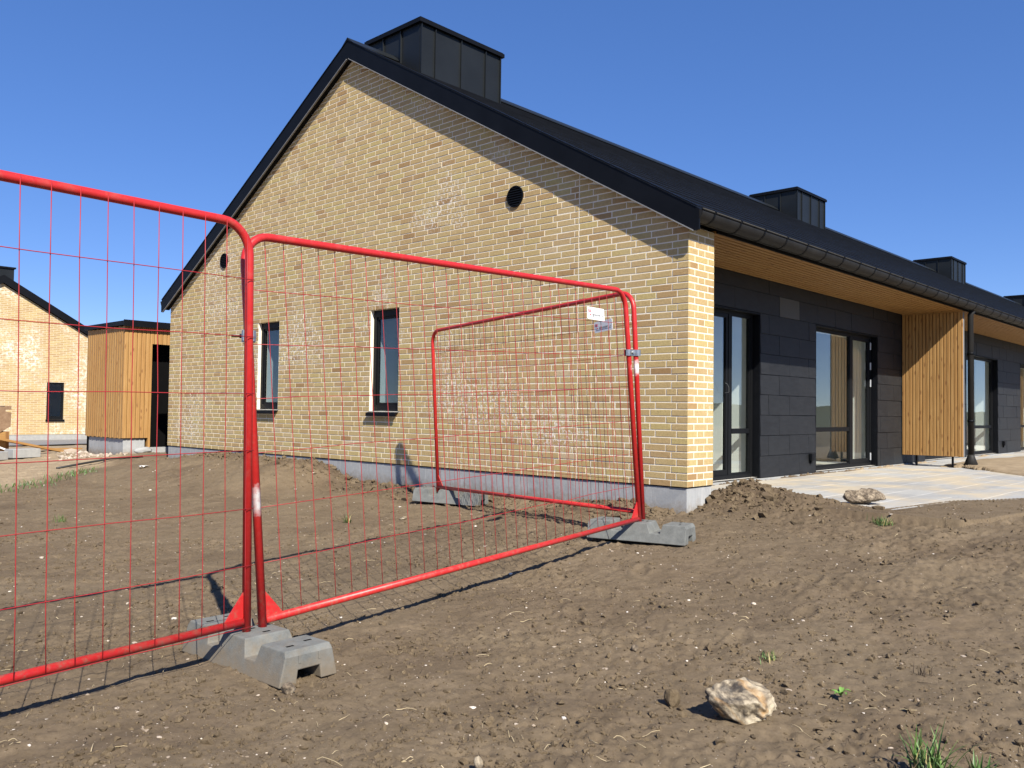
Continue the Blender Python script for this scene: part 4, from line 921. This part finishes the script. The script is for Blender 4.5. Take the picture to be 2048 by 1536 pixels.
for s in (-1, 1):
    e = 5.5; zt = ZF+5.71
    MB().prism([(CX2, YF-.1, zt), (CX2+s*e, YF-.1, zt-.572*e), (CX2+s*e, YF-.1, zt-.572*e-.10), (CX2, YF-.1, zt-.10)], (0, 12, 0)).build('roof_slope', M['roof'], r2_)
    MB().prism([(CX2, YF-.125, zt+.02), (CX2+s*e, YF-.125, zt-.572*e+.02), (CX2+s*e, YF-.125, zt-.572*e-.25), (CX2, YF-.125, zt-.27)], (0, .022, 0)).build('barge_board', M['black'], r2_)
c2 = empty('chimney', (0, 0, 0), h2); MB().box(CX2-.58, CX2+.58, YF+.75, YF+2.3, 4.3, ZF+6.09).build('core', M['zinc'], c2); MB().box(CX2-.63, CX2+.63, YF+.7, YF+2.35, ZF+6.09+.001, ZF+6.15).build('cap', M['black'], c2)

# ------------------------------------------------------------------ path and building debris at the left
def strip(name, x0, x1, y0, y1, mat, dz):
    n = 40; xs = np.linspace(x0, x1, n); ys = np.linspace(y0, y1, 8); Xg, Yg = np.meshgrid(xs, ys, indexing='ij'); Z = height(Xg, Yg)+dz; id_ = np.arange(n*8).reshape(n, 8)
    me = np_mesh(name, np.stack([Xg, Yg, Z], -1).reshape(-1, 3), np.stack([id_[:-1, :-1], id_[1:, :-1], id_[1:, 1:], id_[:-1, 1:]], -1).reshape(-1, 4), True); me.materials.append(mat); return obj_from(name, me)
tag(strip('path', -20, 30, 23.2, 29.2, M['asphalt'], .03), kind='structure')
def block(name, loc, size, rz, mat, label, cat, pitch=0, bevel=.008, group=None):
    o = MB().box(-size[0]/2, size[0]/2, -size[1]/2, size[1]/2, 0, size[2]).build(name, mat, None, bevel=bevel); o.location = loc; o.rotation_euler = (0, pitch, rz); return tag(o, label, cat, group)
z0 = gz(-.85, 15.2)
block('kerb_stone', (-1.25, 14.2, z0+.02), (.55, .30, .17), R(14), M['kerb'], 'rough grey kerb stone lying by the leaning planks', 'kerb stone')
block('kerb_stone', (-1.85, 13.9, z0), (.45, .26, .16), R(30), M['kerb'], 'small broken kerb stone at the left edge, below the planks', 'kerb stone')
block('plank', (-.75, 15.9, z0+.20), (2.0, .30, .045), R(5), M['plank'], 'long plank leaning down from the left edge', 'plank', R(13), .003)
block('plank', (.35, 17.2, gz(.35, 17.2)+.03), (1.2, .24, .03), R(8), M['plank'], 'flat sheet of timber lying on sand before the shed', 'plank', R(1), .003)
block('board', (-1.45, 14.7, z0+.16), (.8, .30, .03), R(-10), M['white_plastic'], 'white board sloping down at the left edge', 'board', R(24), .003)
block('timber_stack', (-1.62, 16.35, z0-.02), (1.2, .9, .50), R(8), M['plank'], 'stacked timber just at the left edge under the rusty bucket', 'timber')
p = empty('digger_bucket', (-1.62, 16.3, 0)); tag(p, 'rusty steel digger bucket at the far left edge', 'bucket'); p.location = (0, 0, 0)
prof = [(-2.35, .60), (-2.30, .15), (-1.95, -.02), (-1.78, .10), (-1.74, .42), (-1.80, .42), (-1.86, .12), (-2.0, .06), (-2.24, .2), (-2.28, .60)]
MB().prism([(a+.78, 15.95, b+.10) for a, b in prof], (0, .7, 0)).build('shell', M['rust'], p); MB().prism([(a+.78, 15.94, b-.08) for a, b in ((-2.30, .75), (-2.28, .30), (-1.95, .18), (-1.74, .30), (-1.73, .60), (-1.84, .62), (-1.86, .72))], (0, .03, 0)).build('side_plate', M['rust'], p)
MB().box(-1.08, -.955, 15.93, 16.66, .58, .66).build('lug', M['rust'], p)
gq = rng.random(520); gxs = -.75+1.25*gq+rng.normal(0, .22, 520); gys = 12.6+2.4*gq**1.5+rng.normal(0, .5, 520); gxs = np.clip(gxs, -1.6, -.06)
gp = lumps('gravel_pile', gxs, gys, .022*np.exp(rng.normal(0, .45, 520)), M['gravel'], .2, .8, tone=.2+.45*rng.random(520)); tag(gp, 'loose pale rubble spilled on sand in front of the shed', 'rubble', kind='stuff')
rock('rubble_stone', (.25, 12.15), (.20, .10, .07), M['kerb'], 'white chunk of rubble at the foot of the shed', 'rubble', 21, 3)

# ------------------------------------------------------------------ low scrubby hill behind the photographer (seen mirrored in the glass)
n = 90; Xs = np.linspace(30, 330, n); Ys = np.linspace(-210, -18, n); Xg, Yg = np.meshgrid(Xs, Ys, indexing='ij')
e = SS(0, .18, (Xg-30)/300)*SS(0, .2, (330-Xg)/300)*SS(0, .3, (-18-Yg)/192)*SS(0, .15, (Yg+210)/192)
Z = -.75+e*(2.6+3.5*fbm(Xg*.035, Yg*.035, 4)+1.8*fbm(Xg*.4, Yg*.4, 3)); id_ = np.arange(n*n).reshape(n, n)
me = np_mesh('hill', np.stack([Xg, Yg, Z], -1).reshape(-1, 3), np.stack([id_[:-1, :-1], id_[1:, :-1], id_[1:, 1:], id_[:-1, 1:]], -1).reshape(-1, 4), True); me.materials.append(M['hill']); tag(obj_from('hill', me), kind='structure')
